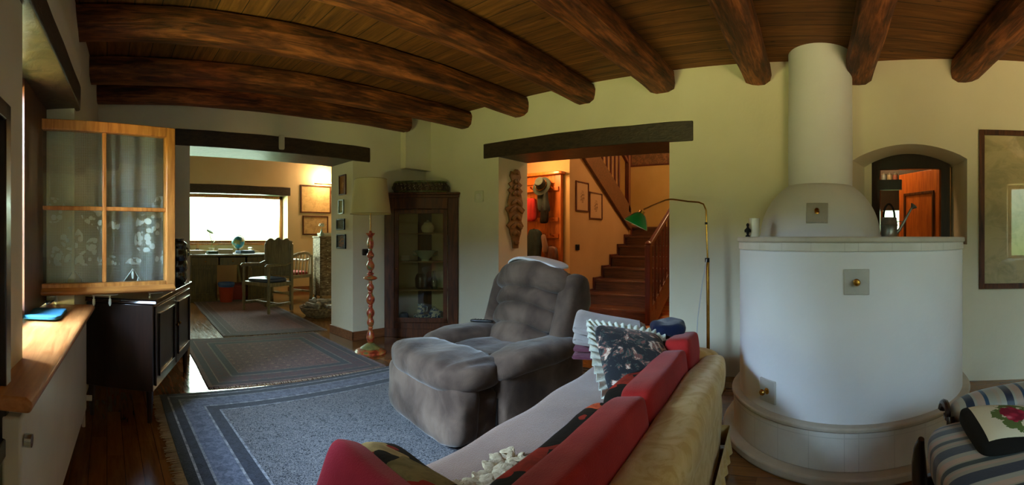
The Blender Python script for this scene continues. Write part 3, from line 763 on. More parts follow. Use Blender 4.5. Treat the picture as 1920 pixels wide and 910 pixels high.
# ---------------- settee at the right edge
st = thing('striped_settee', 'settee upholstered in blue and beige striped satin with dark carved wood frame', 'settee', (.55, -.36, 0), R(0))
def seatfn(q, w):
    w = Vector(w); w.z += .015 * math.sin(w.x * 6); return w
MB().soft((.555, -.32, .405), (1.11, .66, .15), n=4.5, N=24, fn=seatfn).build('seat_cushion', M_stripe, st, ang=80)
MB().soft((.55, -.32, .27), (1.08, .62, .16), n=4, N=20).build('seat_base', M_stripe, st, ang=80)
def armroll(q, w): return Vector(w)
MB().soft((1.13, -.48, .475), (.18, .68, .15), n=2.5, N=18).build('arm_roll', M_stripe_y, st, ang=80)
MB().soft((1.13, -.48, .34), (.10, .64, .30), n=6, N=12).build('armrest', M_stripe_y, st, ang=80)
MB().soft((.55, -.78, .60), (1.15, .14, .55), n=4, N=18).build('backrest', M_stripe, st, ang=80)
f = MB()
sp_ = [(1.135 + .05 * math.cos(a) * (1 - a / 9), -.125, .475 + .04 * math.sin(a) * (1 - a / 9)) for a in [i * .45 for i in range(14)]]
f.tube(sp_, [.018 - .001 * i for i in range(14)], 8)
f.tube([(1.09, -.13, .475), (1.08, -.13, .45), (1.09, -.125, .42), (1.105, -.12, .38), (1.11, -.12, .30), (1.11, -.12, .20)], [.016, .018, .02, .022, .022, .02], 10)
f.build('carved_arm_support', M_darkwood, st)
MB().tube([(1.10, -.02, .40), (1.115, -.015, .36), (1.12, -.015, .31), (1.105, -.015, .24), (1.09, -.02, .17), (1.085, -.02, .09), (1.10, -.02, 0)], [.012, .022, .028, .03, .026, .02, .017], 12).build('leg', M_darkwood, st)
f = MB().soft((.54, -.02, .20), (1.10, .035, .07), n=8, N=14); f.build('front_rail', M_darkwood_x, st)
MB().soft((1.155, -.4, .2), (.04, .74, .07), n=8).build('side_rail', M_darkwood_x, st)
for x, y in ((.03, -.03), (.03, -.75), (1.12, -.75)):
    MB().tube([(x, y, .22), (x, y, .1), (x, y, 0)], [.034, .024, .018], 10).build('leg', M_darkwood, st)
def rose_mat():
    t = NT('needlepoint_roses'); x, y, z = t.xyz()
    ax = t.math('ABSOLUTE', x); ay = t.math('ABSOLUTE', y); d = t.math('MAXIMUM', ax, ay)
    r = t.math('SQRT', t.math('ADD', t.math('MULTIPLY', x, x), t.math('MULTIPLY', t.math('MULTIPLY', y, y), 1.6)))
    n_ = t.noise(t.co((1, 1, .01)), 22, 3, .6, .6); v_ = t.vor(t.co((1, 1, .01)), 24, 'Distance')
    field = '#cfc5a4'
    leaf = t.math('MULTIPLY', t.math('LESS_THAN', r, t.math('ADD', .055, t.math('MULTIPLY', n_, .09))), t.math('GREATER_THAN', n_, .44))
    rose = t.math('LESS_THAN', r, t.math('ADD', .02, t.math('MULTIPLY', n_, .075)))
    c = t.mix(leaf, hx(field), '#5a6a35'); c = t.mix(rose, c, t.ramp(v_, [(.1, '#e0939c'), (.35, '#b52f45'), (.6, '#7c1c2c')]))
    c = t.mix(t.math('GREATER_THAN', d, .128), c, '#171410')
    return t.bsdf(c, .9, 0, t.bump(t.noise(None, 300, 2), .4, .003), spec=.15)
cu = thing('needlepoint_cushion', 'black cushion with a bouquet of pink roses on a cream square, on the striped settee', 'cushion', (1.42, -.65, .45), R(-4))
def cushfn(q, w):
    w = Vector(w); e = (1 - abs(q.x) ** 3) * (1 - abs(q.y) ** 3); w.z *= .35 + .75 * e; return w
MB().soft((0, 0, .03), (.33, .33, .12), n=7, N=20, fn=cushfn, rot=(R(8), R(-3), 0)).build('cover', rose_mat(), cu, ang=80)
# ================================================================== RUGS
def rug_mat(name, hx_, hy_, bands, field, motif, scale, accent=None):
    """bands: list of (distance from the edge, colour); field colours by fine ornament"""
    t = NT(name); x, y, z = t.xyz()
    d = t.math('MINIMUM', t.math('SUBTRACT', hx_, t.math('ABSOLUTE', x)), t.math('SUBTRACT', hy_, t.math('ABSOLUTE', y)))
    v = t.co((1, 1, .01))
    n1 = t.noise(v, scale, 2, .5, 2.5); v1 = t.vor(v, scale * .55, 'Distance'); v2 = t.vor(v, 9, 'Distance', rnd=.15)
    f = t.ramp(n1, field)
    if accent:
        f = t.mix(t.math('MULTIPLY', t.math('LESS_THAN', v2, .17), .8), f, accent)
    bd = t.ramp(t.math('DIVIDE', d, .6), [(p / .6, c) for p, c in bands], True)
    orn = t.ramp(t.vor(v, 16, 'Distance', rnd=.2), [(.22, motif), (.3, '#808080'), (.42, '#808080'), (.5, motif)])
    b2 = t.mix(.55, bd, t.ramp(t.noise(v, 42, 3, .6, 1), [(.40, '#1b1c24'), (.58, '#a9a6a2')]), 'OVERLAY')
    b2 = t.mix(t.math('MULTIPLY', t.math('LESS_THAN', t.vor(v, 9.5, 'Distance', rnd=.1), .27), .45), b2, motif)
    c = t.mix(t.math('GREATER_THAN', d, bands[-1][0]), b2, f)
    return t.bsdf(c, .95, 0, t.bump(t.noise(None, 240, 2), .6, .004), sheen=.15, spec=.1)
def rug(name, label, cx, cy, w, l, rz, mat, z=.001, th=.011, fringe=None):
    r = thing(name, label, 'rug', (cx, cy, z), rz, 'persian rugs on the wooden floor')
    def g(u, v):
        x, y = (u - .5) * w, (v - .5) * l
        e = .012 * noise.noise((x * 1.5, y * 1.5, w)); return (x + e, y + .012 * noise.noise((x * 1.3, y * 1.7, l)), th)
    MB().grid(g, 40, 40, thick=th - .001).build('pile', mat, r, smooth=False)
    if fringe:
        for ax in fringe:
            m = MB(); n = int((l if ax in ('-x', '+x') else w) / .009)
            for i in range(n):
                s = (i + .5) / n - .5; k = random.uniform(-.008, .008); q = random.uniform(.045, .075)
                if ax == '-x': a, b = Vector((-w / 2 + .01, s * l, .008)), Vector((-w / 2 - q, s * l + k, .004))
                elif ax == '-y': a, b = Vector((s * w, -l / 2 + .01, .008)), Vector((s * w + k, -l / 2 - q * .5, .004))
                else: a, b = Vector((s * w, l / 2 - .01, .008)), Vector((s * w + k, l / 2 + q * .5, .004))
                d = (b - a).normalized(); pz = Vector((-d.y, d.x, 0)) * .0032
                m.add([a - pz, a + pz, b + pz * .5, b - pz * .5, a - pz - Vector((0, 0, .003)), a + pz - Vector((0, 0, .003)), b + pz * .5 - Vector((0, 0, .003)), b - pz * .5 - Vector((0, 0, .003))],
                      [(0, 1, 2, 3), (7, 6, 5, 4), (0, 4, 5, 1), (1, 5, 6, 2), (2, 6, 7, 3), (3, 7, 4, 0)])
            tag(m.build('fringe', M_fringe, r, smooth=False), kind='stuff')
    return r
M_fringe = plain('fringe_wool', '#8d7a66', '#b09a80', .95, bump=0)
rug('persian_rug', 'large grey blue persian rug with dark border under the recliner', 1.93, 2.06, 3.10, 2.44, R(0),
    rug_mat('blue_rug', 1.55, 1.22, [(0, '#23252f'), (.05, '#8f8e92'), (.065, '#262934'), (.12, '#77777d'), (.135, '#5b6070'), (.27, '#8b8b90'), (.285, '#2b2e3a'), (.36, '#82838a'), (.375, '#5d6476')],
            [(.38, '#191b22'), (.45, '#2c2e38'), (.485, '#85807c'), (.515, '#24262f'), (.56, '#6c6a6c'), (.61, '#262832')], '#2c2f3c', 40, None), fringe=('-x',))
rug('persian_rug', 'dark red and navy patterned rug lying between the sideboard and the white pillar', 1.60, 4.17, 1.56, 1.66, R(-3),
    rug_mat('red_rug', .78, .83, [(0, '#6f4f48'), (.03, '#2a1218'), (.09, '#8a6a5a'), (.10, '#4a1a20'), (.22, '#7a6a5c'), (.235, '#1b1a24'), (.30, '#6e5b50'), (.31, '#4a2328')],
            [(.36, '#14121a'), (.44, '#4a141a'), (.49, '#86604e'), (.53, '#50161c'), (.60, '#1c1820'), (.66, '#5c2a28')], '#1d1c28', 34, '#7c5a46'), z=.0005, fringe=('-y',))
rug('persian_rug', 'long purplish runner rug leading into the study under the desk chair', 2.10, 6.55, 1.30, 3.0, R(-4),
    rug_mat('runner_rug', .65, 1.5, [(0, '#6a5f66'), (.03, '#3a2530'), (.1, '#77686c'), (.11, '#4a2c38'), (.2, '#6b5c62'), (.21, '#3b2230')],
            [(.36, '#221420'), (.44, '#5a2634'), (.49, '#8a6a68'), (.53, '#4e1c2a'), (.60, '#2a1a28'), (.66, '#5e3440')], '#241c26', 34, '#6d4650'), z=.0005, fringe=('-y',))

# ================================================================== LEFT SIDE
# sideboard (local: x along its doored front, y towards the wall)
sb = thing('sideboard', 'tall dark stained wooden sideboard with panelled doors standing under the open casement', 'sideboard', (.285, 2.775, 0), R(68.5))
W_, Dp, Hh = 1.15, .45, .775
MB().bx((0, 0, .20), (W_, Dp, Hh - .035)).build('body', M_darkwood, sb, bevel=.006)
MB().prism([(-.02, 0), (-.012, .02), (-.025, .03), (W_ + .025, .03), (W_ + .012, .02), (W_ + .02, 0)], -.025, Dp, XZ @ Matrix.Translation((0, Hh - .03, 0))).build('top', plain('polished_dark_top', '#1a0f0a', '#2a1912', .16, 0, 4, bump=.02, coat=.5), sb, bevel=.004)
for i in range(2):
    x0, x1 = .03 + i * .555, .565 + i * .555
    d = MB().bx((x0, -.015, .23), (x1, 0.0, Hh - .05)).build('door', M_darkwood, sb, bevel=.004)
    f = MB(); a, b, c_, e = x0 + .05, x1 - .05, .28, Hh - .10
    for p, q in (((a, c_), (b, c_ + .015)), ((a, e - .015), (b, e)), ((a, c_), (a + .015, e)), ((b - .015, c_), (b, e))): f.bx((p[0], -.026, p[1]), (q[0], -.014, q[1]))
    f.build('door_moulding', M_darkwood_x, d, bevel=.003)
    MB().lathe([(.004, 0), (.004, .012), (.011, .018), (.012, .026), (.002, .032)], (0, 0, 0), 12, Matrix.Translation((x1 - .03 if i == 0 else x0 + .03, -.015, .52)) @ Matrix.Rotation(R(90), 4, 'X')).build('door_knob', M_brass, d)
f = MB().bx((.04, .0, .49), (.06, -.01, .52)); 
for x in (.03, W_ - .03):
    for y in (.03, Dp - .03):
        MB().tube([(x, y, .22), (x, y, .10), (x, y, 0)], [.026, .02, .015], 8).build('leg', M_darkwood, sb)
sbM = Matrix.Translation(sb.location) @ Matrix.Rotation(R(68.5), 4, 'Z')
# glazed stoneware stack on the sideboard
M_glaze = plain('dark_glaze', '#14160f', '#35351f', .15, 0, 7, bump=.3, coat=.6)
p = sbM @ Vector((1.05, .07, Hh + .001))
vz = thing('stoneware_vase', 'tall dark glazed ribbed vase on the sideboard next to the window leaf', 'vase', tuple(p))
prof = [(.05, 0)]
for i in range(28):
    z = .012 * i + .005; prof.append((.058 + .012 * abs(math.sin(z * 34)) + .008 * math.sin(z * 9), z))
prof += [(.045, .35), (.048, .37), (.040, .372), (.036, .33)]
MB().lathe(prof, (0, 0, 0), 22).build('body', M_glaze, vz)
for s in (-1, 1):
    MB().tube([(s * .055, 0, .30), (s * .082, 0, .28), (s * .085, 0, .24), (s * .062, 0, .20)], .008, 8).build('handle', M_glaze, vz)
p = on_z(322, 548, Hh + .001)
dt = MB().soft((0, 0, .012), (.10, .06, .022), n=4, N=8).build('scarf_end', M_thread); 
place(dt, sbM @ Vector((.62, .20, Hh + .001)), R(20)); dt.name = 'folded_doily'; tag(dt, 'small white folded doily on the dark sideboard', 'doily')

# radiator under the sill
rad = thing('radiator', 'long cream panel radiator under the wooden window sill', 'radiator', (0, 0, 0))
MB().bx((-.16, -.075, .13), (1.36, -.02, .67), ML).build('panel', M_white_paint, rad, bevel=.008)
m = MB()
for i in range(60): m.bx((-.13 + i * .0246, -.07, .672), (-.118 + i * .0246, -.03, .678), ML)
m.build('grille', M_white_paint, rad)
MB().tube([tuple(ML @ Vector((-.13, -.079, .60))), tuple(ML @ Vector((-.13, -.098, .60)))], .018, 12).build('vent_plug', M_chrome, rad)
MB().tube([tuple(ML @ Vector((1.36, -.05, .19))), tuple(ML @ Vector((1.42, -.05, .19))), tuple(ML @ Vector((1.42, -.05, .0)))], .011, 8).tube([tuple(ML @ Vector((1.38, -.05, .19))), tuple(ML @ Vector((1.38, -.105, .19)))], .017, 10).build('valve', M_white_paint, rad)
for x in (.1, 1.1): MB().bx((x, -.03, .3), (x + .03, .0, .6), ML).build('bracket', M_iron, rad)
# things on the sill
ZS = .752
cl = MB().soft((0, 0, .011), (.33, .185, .022), n=7, N=14, fn=lambda q, w: Vector(w) + Vector((0, 0, .004 * math.sin(w.x * 30)))).build('felt_pouch', M_bluecloth, ang=60)
place(cl, on_z(86, 592, ZS) + Vector((.0, .0, 0)), R(86)); tag(cl, 'blue felt pouch lying flat on the wooden window sill', 'pouch')
dsh = MB().lathe([(.025, 0), (.03, .006), (.055, .02), (.062, .028), (.058, .028), (.03, .012), (.005, .01)], (0, 0, 0), 24)
t = NT('blue_white_china'); vv = t.noise(None, 28, 3, .6, 1); M_delft = t.bsdf(t.ramp(vv, [(.46, '#dfe3e6'), (.5, '#dfe3e6'), (.53, '#3f64a0'), (.6, '#27468a')]), .18, 0, None, coat=.5)
o = dsh.build('china_dish', M_delft); place(o, on_z(88, 570, ZS)); tag(o, 'small blue and white china dish on the sill behind the blue pouch', 'dish')
# tall framed mirror/picture on the near left wall
pf = thing('tall_picture_frame', 'tall dark framed picture at the left edge of the near wall', 'picture', (0, 0, 0))
m = MB(); x1 = -.105; x0 = -.80
for a, b in (((x0, .56), (x0 + .05, 1.52)), ((x1 - .05, .56), (x1, 1.52)), ((x0, .56), (x1, .61)), ((x0, 1.47), (x1, 1.52))): m.bx((a[0], -.032, a[1]), (b[0], -.001, b[1]), ML)
m.build('frame', M_darkwood, pf, bevel=.004)
MB().bx((x0 + .04, -.012, .6), (x1 - .04, -.006, 1.48), ML).build('print', M_paper, pf)

# ================================================================== FLOOR LAMPS
fl = thing('floor_lamp', 'tall floor lamp with red and gold turned post and cream shade beside the pillar', 'floor lamp', (2.50, 3.80, 0))
t = NT('red_gold_lacquer'); n_ = t.noise(t.co((1, 1, 1.5)), 14, 3, .6, .5)
M_lacq = t.bsdf(t.ramp(n_, [(.40, '#7c2a14'), (.5, '#b5492a'), (.58, '#a8702f'), (.64, '#5f6a3e')]), .4, 0, t.bump(n_, .2, .003), coat=.3)
MB().lathe([(.155, 0), (.16, .012), (.15, .028), (.12, .038), (.10, .045), (.075, .06), (.05, .07), (.045, .085)], n=40).build('base', M_lacq, fl)
base2 = MB().lathe([(.10, .046), (.104, .052), (.07, .075), (.045, .09), (.03, .10)], n=32); base2.build('base_collar', plain('green_gold', '#5d6238', '#9a8a4a', .4, 0, 10, bump=.1), fl)
prof = [(.018, .09)]
z = .10
for (hh, r) in ((.14, .034), (.03, .02), (.09, .030), (.10, .034), (.03, .019), (.11, .036), (.025, .02), (.075, .030), (.03, .016), (.05, .058), (.03, .030), (.02, .016), (.10, .034), (.02, .018), (.07, .030), (.025, .016), (.12, .028)):
    n = 6
    for i in range(n):
        a = math.pi * (i + .5) / n; prof.append((.017 + (r * 1.22 - .017) * math.sin(a) ** .8, z + hh * i / n))
    z += hh
prof += [(.02, z), (.045, z + .03), (.048, z + .036), (.02, z + .04), (.012, z + .06)]
MB().lathe(prof, n=20).build('post', M_lacq, fl, ang=60)
ztop = z + .06
MB().tube([(0, 0, ztop - .01), (0, 0, 1.72)], .006, 8).build('stem', M_brass, fl)
t = NT('lamp_shade_cloth'); df = t.n.new('ShaderNodeBsdfDiffuse'); df.inputs[0].default_value = hx('#d6cba2'); tl_ = t.n.new('ShaderNodeBsdfTranslucent'); tl_.inputs[0].default_value = hx('#e0cf98')
mx = t.n.new('ShaderNodeMixShader'); mx.inputs[0].default_value = .4; t.l.new(df.outputs[0], mx.inputs[1]); t.l.new(tl_.outputs[0], mx.inputs[2]); t.l.new(mx.outputs[0], t.out.inputs[0]); M_shade = t.m
def cone(u, v): a = 2 * math.pi * u; r = .206 + (.162 - .206) * v; return (r * math.cos(a), r * math.sin(a), 1.395 + .345 * v)
sh = MB().grid(cone, 48, 4, thick=.003).build('lamp_shade', M_shade, fl, ang=60)
rim = MB()
for z, r in ((1.74, .1625),): rim.tube([(r * math.cos(2 * math.pi * i / 40), r * math.sin(2 * math.pi * i / 40), z) for i in range(41)], .004, 6, caps=False)
for k in range(3): rim.tube([(0, 0, 1.72), (.16 * math.cos(k * 2.09), .16 * math.sin(k * 2.09), 1.738)], .002, 5)
rim.build('shade_rim', plain('shade_trim', '#a89868', bump=0), sh)
MB().tube([(.2065 * math.cos(2 * math.pi * i / 40), .2065 * math.sin(2 * math.pi * i / 40), 1.395) for i in range(41)], .004, 6, caps=False).build('shade_rim', bpy.data.materials['shade_trim'], sh)

rl = thing('reading_lamp', 'thin arched brass reading lamp with green enamel shade by the doorway wall', 'floor lamp', (0, 0, 0))
P = lambda px, py, X=3.36: on_X(px, py, X)
foot = P(1330, 600); foot = Vector((3.33, foot.y, 0))
top = P(1324, 395); bend = [P(1322, 390), P(1319, 383), P(1310, 379.5), P(1290, 378), P(1262, 374), P(1256, 374), P(1248, 375.5), P(1225, 385), P(1207, 393)]
MB().lathe([(.13, 0), (.13, .015), (.11, .025), (.02, .035), (.014, .06)], tuple(foot), 28).build('base', M_brass, rl)
MB().tube([foot + Vector((0, 0, .03)), P(1327, 487)], .013, 10).build('pole', M_brass, rl)
MB().tube([P(1327, 492), P(1325, 440), top] + bend, .0065, 8).build('arm', M_brass, rl)
MB().tube([P(1326, 484), P(1326, 492)], .018, 12).build('clamp', M_iron, rl)
MB().tube([P(1324, 417), P(1324, 421)], .011, 10).build('clamp', M_iron, rl)
MB().tube([P(1325, 486, 3.33), P(1317, 530, 3.30), P(1308, 600, 3.28), P(1306, 640, 3.28)], .004, 6).build('cord', plain('white_cord', '#b9b9b4', bump=0), rl)
c0 = P(1206, 394); 
dirv = (P(1186, 436) - P(1206, 392)); ax = Vector((-.18, .42, -.9)).normalized()
q = ax.to_track_quat('-Z', 'Y').to_matrix().to_4x4(); MS = Matrix.Translation(P(1205, 396)) @ q
def bell(u, v):
    a = 2 * math.pi * u; r = .022 + .085 * v ** .8; return (r * math.cos(a), r * math.sin(a), -.02 - .105 * v ** 1.25)
sh = MB().grid(bell, 36, 10, M=MS, thick=-.002).build('shade', plain('green_enamel', '#0f7a3c', '#159248', .12, bump=0, coat=.7), rl, ang=60)
def bell2(u, v):
    a = 2 * math.pi * u; r = .020 + .083 * v ** .8; return (r * math.cos(a), r * math.sin(a), -.024 - .102 * v ** 1.25)
MB().grid(bell2, 36, 10, M=MS).build('shade_lining', plain('white_enamel_lining', '#cfe6d6', bump=0), sh, ang=60)
MB().tube([MS @ Vector((0, 0, .0)), MS @ Vector((0, 0, -.035))], .023, 14).lathe([(.004, -.04), (.02, -.05), (.026, -.075), (.018, -.095), (.002, -.1)], (0, 0, 0), 14, MS).build('socket', M_brass, rl)

# ================================================================== CORNER CABINET
CA, CB = Vector((3.04, 4.325, 0)), Vector((3.665, 3.745, 0))
cd = (CB - CA); CWd = cd.length; crz = math.atan2(cd.y, cd.x)
cc = thing('corner_cabinet', 'tall walnut corner display cabinet with glazed door holding china', 'cabinet', tuple(CA), crz)
Hc = 1.62
def cab_poly(g=0, x0=0.0, x1=None, y=0.0, dd=.30):
    x1 = CWd if x1 is None else x1
    return [(x0 - g, y), (x1 + g, y), ((x0 + x1) / 2 + .16, y + dd + .1), ((x0 + x1) / 2 - .16, y + dd + .1)]
wd = .115
m = MB()
m.bx((0, -.005, .10), (wd, .03, Hc)).bx((CWd - wd, -.005, .10), (CWd, .03, Hc)).bx((wd, -.005, Hc - .13), (CWd - wd, .03, Hc)).bx((wd, -.005, .10), (CWd - wd, .03, .17))
m.build('carcass_front', M_walnut, cc, bevel=.004)
m = MB()
for (a, b) in (((0, .03), (CWd / 2 - .17, .385)), ((CWd, .03), (CWd / 2 + .17, .385)), ((CWd / 2 - .17, .385), (CWd / 2 + .17, .385))):
    a, b = Vector(a), Vector(b); dv = (b - a).normalized(); M = frameM((a.x, a.y, 0), (dv.x, dv.y, 0)); m.bx((0, -.006, .1), ((b - a).length, .006, Hc), M)
m.build('back_panel', M_walnut, cc)
MB().prism(cab_poly(.0, dd=.27), .0, .10).prism(cab_poly(.0, y=0.0, dd=.28), .10, .12).build('plinth', M_walnut, cc, bevel=.004)
MB().prism(cab_poly(.03, y=-.03, dd=.32), Hc + .035, Hc + .06).prism(cab_poly(.015, y=-.015, dd=.30), Hc, Hc + .035).build('cornice', M_walnut, cc, bevel=.006)
for z in (.55, .88, 1.21): MB().prism(cab_poly(-.02, y=.035, dd=.26), z - .014, z).build('shelf', wood('pale_shelf', '#8a6a48', '#a98a62', 0), cc)
dm = MB(); a, b, z0, z1 = wd + .005, CWd - wd - .005, .175, Hc - .135
for p, q_ in (((a, z0), (a + .05, z1)), ((b - .05, z0), (b, z1)), ((a, z0), (b, z0 + .055)), ((a, z1 - .05), (b, z1))): dm.bx((p[0], -.018, p[1]), (q_[0], .004, q_[1]))
dd_ = dm.build('door', M_walnut, cc, bevel=.004)
MB().bx((a + .045, -.008, z0 + .05), (b - .045, -.005, z1 - .045)).build('door_pane', glassm('cabinet_glass', '#e6e4d2', 1.3), dd_)
MB().lathe([(.004, 0), (.004, .01), (.009, .018), (.002, .024)], (0, 0, 0), 10, Matrix.Translation((a + .02, -.018, .80)) @ Matrix.Rotation(R(90), 4, 'X')).build('door_knob', M_brass, dd_)
cM = Matrix.Translation(CA) @ Matrix.Rotation(crz, 4, 'Z')
def crock(name, label, cat, x, y, z, prof, mat, handles=(), sx=1, sy=1, rz=0):
    o = thing(name, label, cat, tuple(cM @ Vector((x, y, z))), crz + rz)
    MB().lathe(prof, n=24, sx=sx, sy=sy).build('body', mat, o)
    for h in handles: MB().tube(h, .006, 8).build('handle', mat, o)
    return o
crock('lidded_jar', 'round celadon lidded jar on the top cabinet shelf', 'jar', .50, .13, 1.211, [(.04, 0), (.065, .01), (.082, .05), (.075, .085), (.05, .11), (.052, .118), (.04, .13), (.015, .14), (.016, .15), (.002, .155)], M_porcelain)
crock('sauce_tureen', 'wide pale tureen with wavy rim on the second cabinet shelf', 'tureen', .47, .13, .881, [(.05, 0), (.045, .02), (.09, .06), (.115, .11), (.12, .125), (.11, .12), (.06, .06), (.002, .05)], M_celadon,
      [[(.10, 0, .10), (.145, 0, .115), (.14, 0, .07), (.09, 0, .06)], [(-.10, 0, .10), (-.145, 0, .115), (-.14, 0, .07), (-.09, 0, .06)]], sy=.7)
crock('small_bowl', 'small cream straight sided bowl beside the pale tureen', 'bowl', .235, .11, .881, [(.04, 0), (.055, .01), (.057, .065), (.052, .065), (.048, .012), (.002, .01)], M_porcelain)
crock('storage_jar', 'dark brown jar on the third cabinet shelf, at its middle', 'jar', .42, .15, .551, [(.05, 0), (.07, .02), (.075, .12), (.06, .16), (.045, .18), (.04, .18)], M_darkwood)
crock('glass_carafe', 'clear glass carafe at the right of the third cabinet shelf', 'carafe', .575, .12, .551, [(.03, 0), (.04, .01), (.042, .1), (.02, .15), (.018, .2), (.022, .21), (.016, .2)], glassm('carafe_glass', '#c8d4cc', 3.0))
crock('china_stack', 'stack of blue and white china plates on the cabinet floor', 'plates', .43, .12, .172, [(.07, 0), (.09, .01), (.095, .02), (.08, .024), (.095, .034), (.09, .044), (.10, .06), (.085, .07), (.095, .08), (.085, .085), (.002, .08)], M_delft)
crock('china_teapot', 'blue and white china teapot behind the stack of plates', 'teapot', .58, .15, .172, [(.04, 0), (.07, .03), (.075, .09), (.05, .13), (.03, .14), (.012, .16), (.002, .165)], M_delft, [[(.06, 0, .11), (.115, 0, .10), (.11, 0, .04), (.06, 0, .03)]])
crock('china_pitcher', 'blue and white china pitcher standing on the plate stack', 'pitcher', .42, .12, .258, [(.035, 0), (.05, .02), (.045, .06), (.035, .09), (.045, .11), (.04, .11), (.03, .09)], M_delft, [[(.04, 0, .09), (.075, 0, .08), (.07, 0, .03), (.045, 0, .025)]])
crock('china_plate', 'blue plate standing upright at the back left of the cabinet floor', 'plate', .22, .10, .172, [(.05, 0), (.055, .01), (.06, .05), (.05, .09), (.03, .1)], plain('dark_blue_china', '#1d2740', '#3a4a70', .2, bump=0))
# carved openwork basket on top
ct = thing('openwork_basket', 'low dark openwork metal basket on top of the corner cabinet', 'basket', tuple(cM @ Vector((.42, .06, Hc + .061))), crz)
m = MB()
for k in range(30):
    a = 2 * math.pi * k / 30; c_ = Vector((.30 * math.cos(a), .085 * math.sin(a), 0))
    m.tube([c_ + Vector((0, 0, .005)), c_ * 1.05 + Vector((.02 * math.cos(k), 0, .06)), c_ + Vector((-.012, 0, .115))], .008, 6)
    a2 = a + .1; m.tube([(.30 * 1.03 * math.cos(a2) + .028 * math.cos(t_), .085 * 1.03 * math.sin(a2), .06 + .028 * math.sin(t_)) for t_ in [i * .9 for i in range(8)]], .006, 5)
m.build('openwork', plain('brown_bronze', '#2a1c12', '#5f4a30', .45, .5, 20), ct)
m = MB()
for z in (.005, .118): m.tube([(.305 * math.cos(2 * math.pi * i / 40), .09 * math.sin(2 * math.pi * i / 40), z + .008) for i in range(41)], .009, 8, caps=False)
m.build('rim', plain('green_bronze', '#4f5a30', '#8a8f58', .3, .6, 20), ct)

# ================================================================== WALL ITEMS
def framed(name, label, M, w, h, fw, mframe, mprint, mat_=None, cat='picture', depth=.02, glass=True):
    """framed picture: local x along wall, z up, y outwards from room (wall face at y = 0)"""
    o = thing(name, label, cat, tuple(M.translation)); T_ = Matrix.Translation(-Vector(M.translation)) @ M
    m = MB(); x, z = w / 2, h / 2
    for a, b in (((-x, -z), (-x + fw, z)), ((x - fw, -z), (x, z)), ((-x + fw, -z), (x - fw, -z + fw)), ((-x + fw, z - fw), (x - fw, z))): m.bx((a[0], -depth, a[1]), (b[0], -.001, b[1]), T_)
    m.build('frame', mframe, o, bevel=.003)
    pr = MB(); pr.bx((-x + fw * .6, -.008, -z + fw * .6), (x - fw * .6, -.003, z - fw * .6)); po = pr.build('print', mprint, o)
    po.matrix_local = T_
    if glass:
        g = MB().bx((-x + fw * .8, -.0125, -z + fw * .8), (x - fw * .8, -.0105, z - fw * .8), T_).build('glass', M_picglass, o)
    return o
def print_mat(name, base, ink, kind='oval', scale=1.0):
    t = NT(name); x, y, z = t.xyz()
    if kind == 'oval':
        r = t.math('SQRT', t.math('ADD', t.math('MULTIPLY', x, x), t.math('MULTIPLY', t.math('MULTIPLY', z, z), .5)))
        m_ = t.math('MULTIPLY', t.math('LESS_THAN', r, .05 * scale), t.ramp(t.noise(None, 60 / scale, 3), [(.4, '#ffffff'), (.55, '#222222')]))
    else:
        m_ = t.math('MULTIPLY', t.ramp(t.noise(t.co((1, 1, 1.3)), 7 / scale, 6, .7, .8), [(.44, '#000000'), (.6, '#ffffff')]), .5)
    return t.bsdf(t.mix(m_, base, ink), .7, 0, None, spec=.3)
# light switch on the pillar and thermostat on the doorway wall
def wall_plate(name, label, cat, M, w, h, mat, knob):
    o = thing(name, label, cat, tuple(M.translation)); T_ = Matrix.Translation(-Vector(M.translation)) @ M
    MB().soft((0, -.009, 0), (w, .018, h), n=10, N=8, M=T_).build('plate', mat, o)
    MB().soft((0, -.019, 0), (w * .5, .008, h * .5), n=8, N=6, M=T_).build('rocker', knob, o); return o
M_plate = plain('cream_plastic', '#c9c6a8', '#d2cfb2', .4, bump=0)
wall_plate('light_switch', 'small black light switch on the pillar behind the red lamp post', 'light switch', frameM(on_Y(686, 473, DB), (1, 0, 0)), .105, .075, M_black, M_iron)
MR = lambda p: frameM(p, (0, -1, 0))
wall_plate('thermostat', 'square cream thermostat on the green tinted wall left of the doorway', 'thermostat', MR(on_X(899, 369, D)), .13, .13, M_plate, M_white_paint)
# pictures on the jamb of the study opening (facing the window side)
MJ = lambda p: frameM(p, (0, -1, 0))
jam = [(643.5, 347, .16, .235, M_walnut, print_mat('jamb_print', '#a06a38', '#e0b070', 'oval', .5), 'narrow wooden plaque, topmost on the opening jamb'),
       (641, 388, .12, .17, M_zinc, print_mat('jamb_mirror', '#9fb08a', '#e8f0d8', 'map', .4), 'small pale arched picture under the wooden plaque on the jamb'),
       (640, 421, .19, .13, M_iron, print_mat('jamb_photo', '#7c8c84', '#1e2a28', 'map', .4), 'small black framed landscape in the middle of the jamb'),
       (641, 453, .21, .17, M_iron, print_mat('jamb_icon', '#4a6068', '#c98a4a', 'oval', 1.2), 'lowest dark framed picture on the opening jamb')]
for px, py, w, h, mf, mp, lb in jam:
    framed('small_picture', lb, frameM(on_X(px, py, XB), (0, -1, 0)), w, h, .014, mf, mp, cat='picture')['group'] = 'small pictures on the opening jamb'
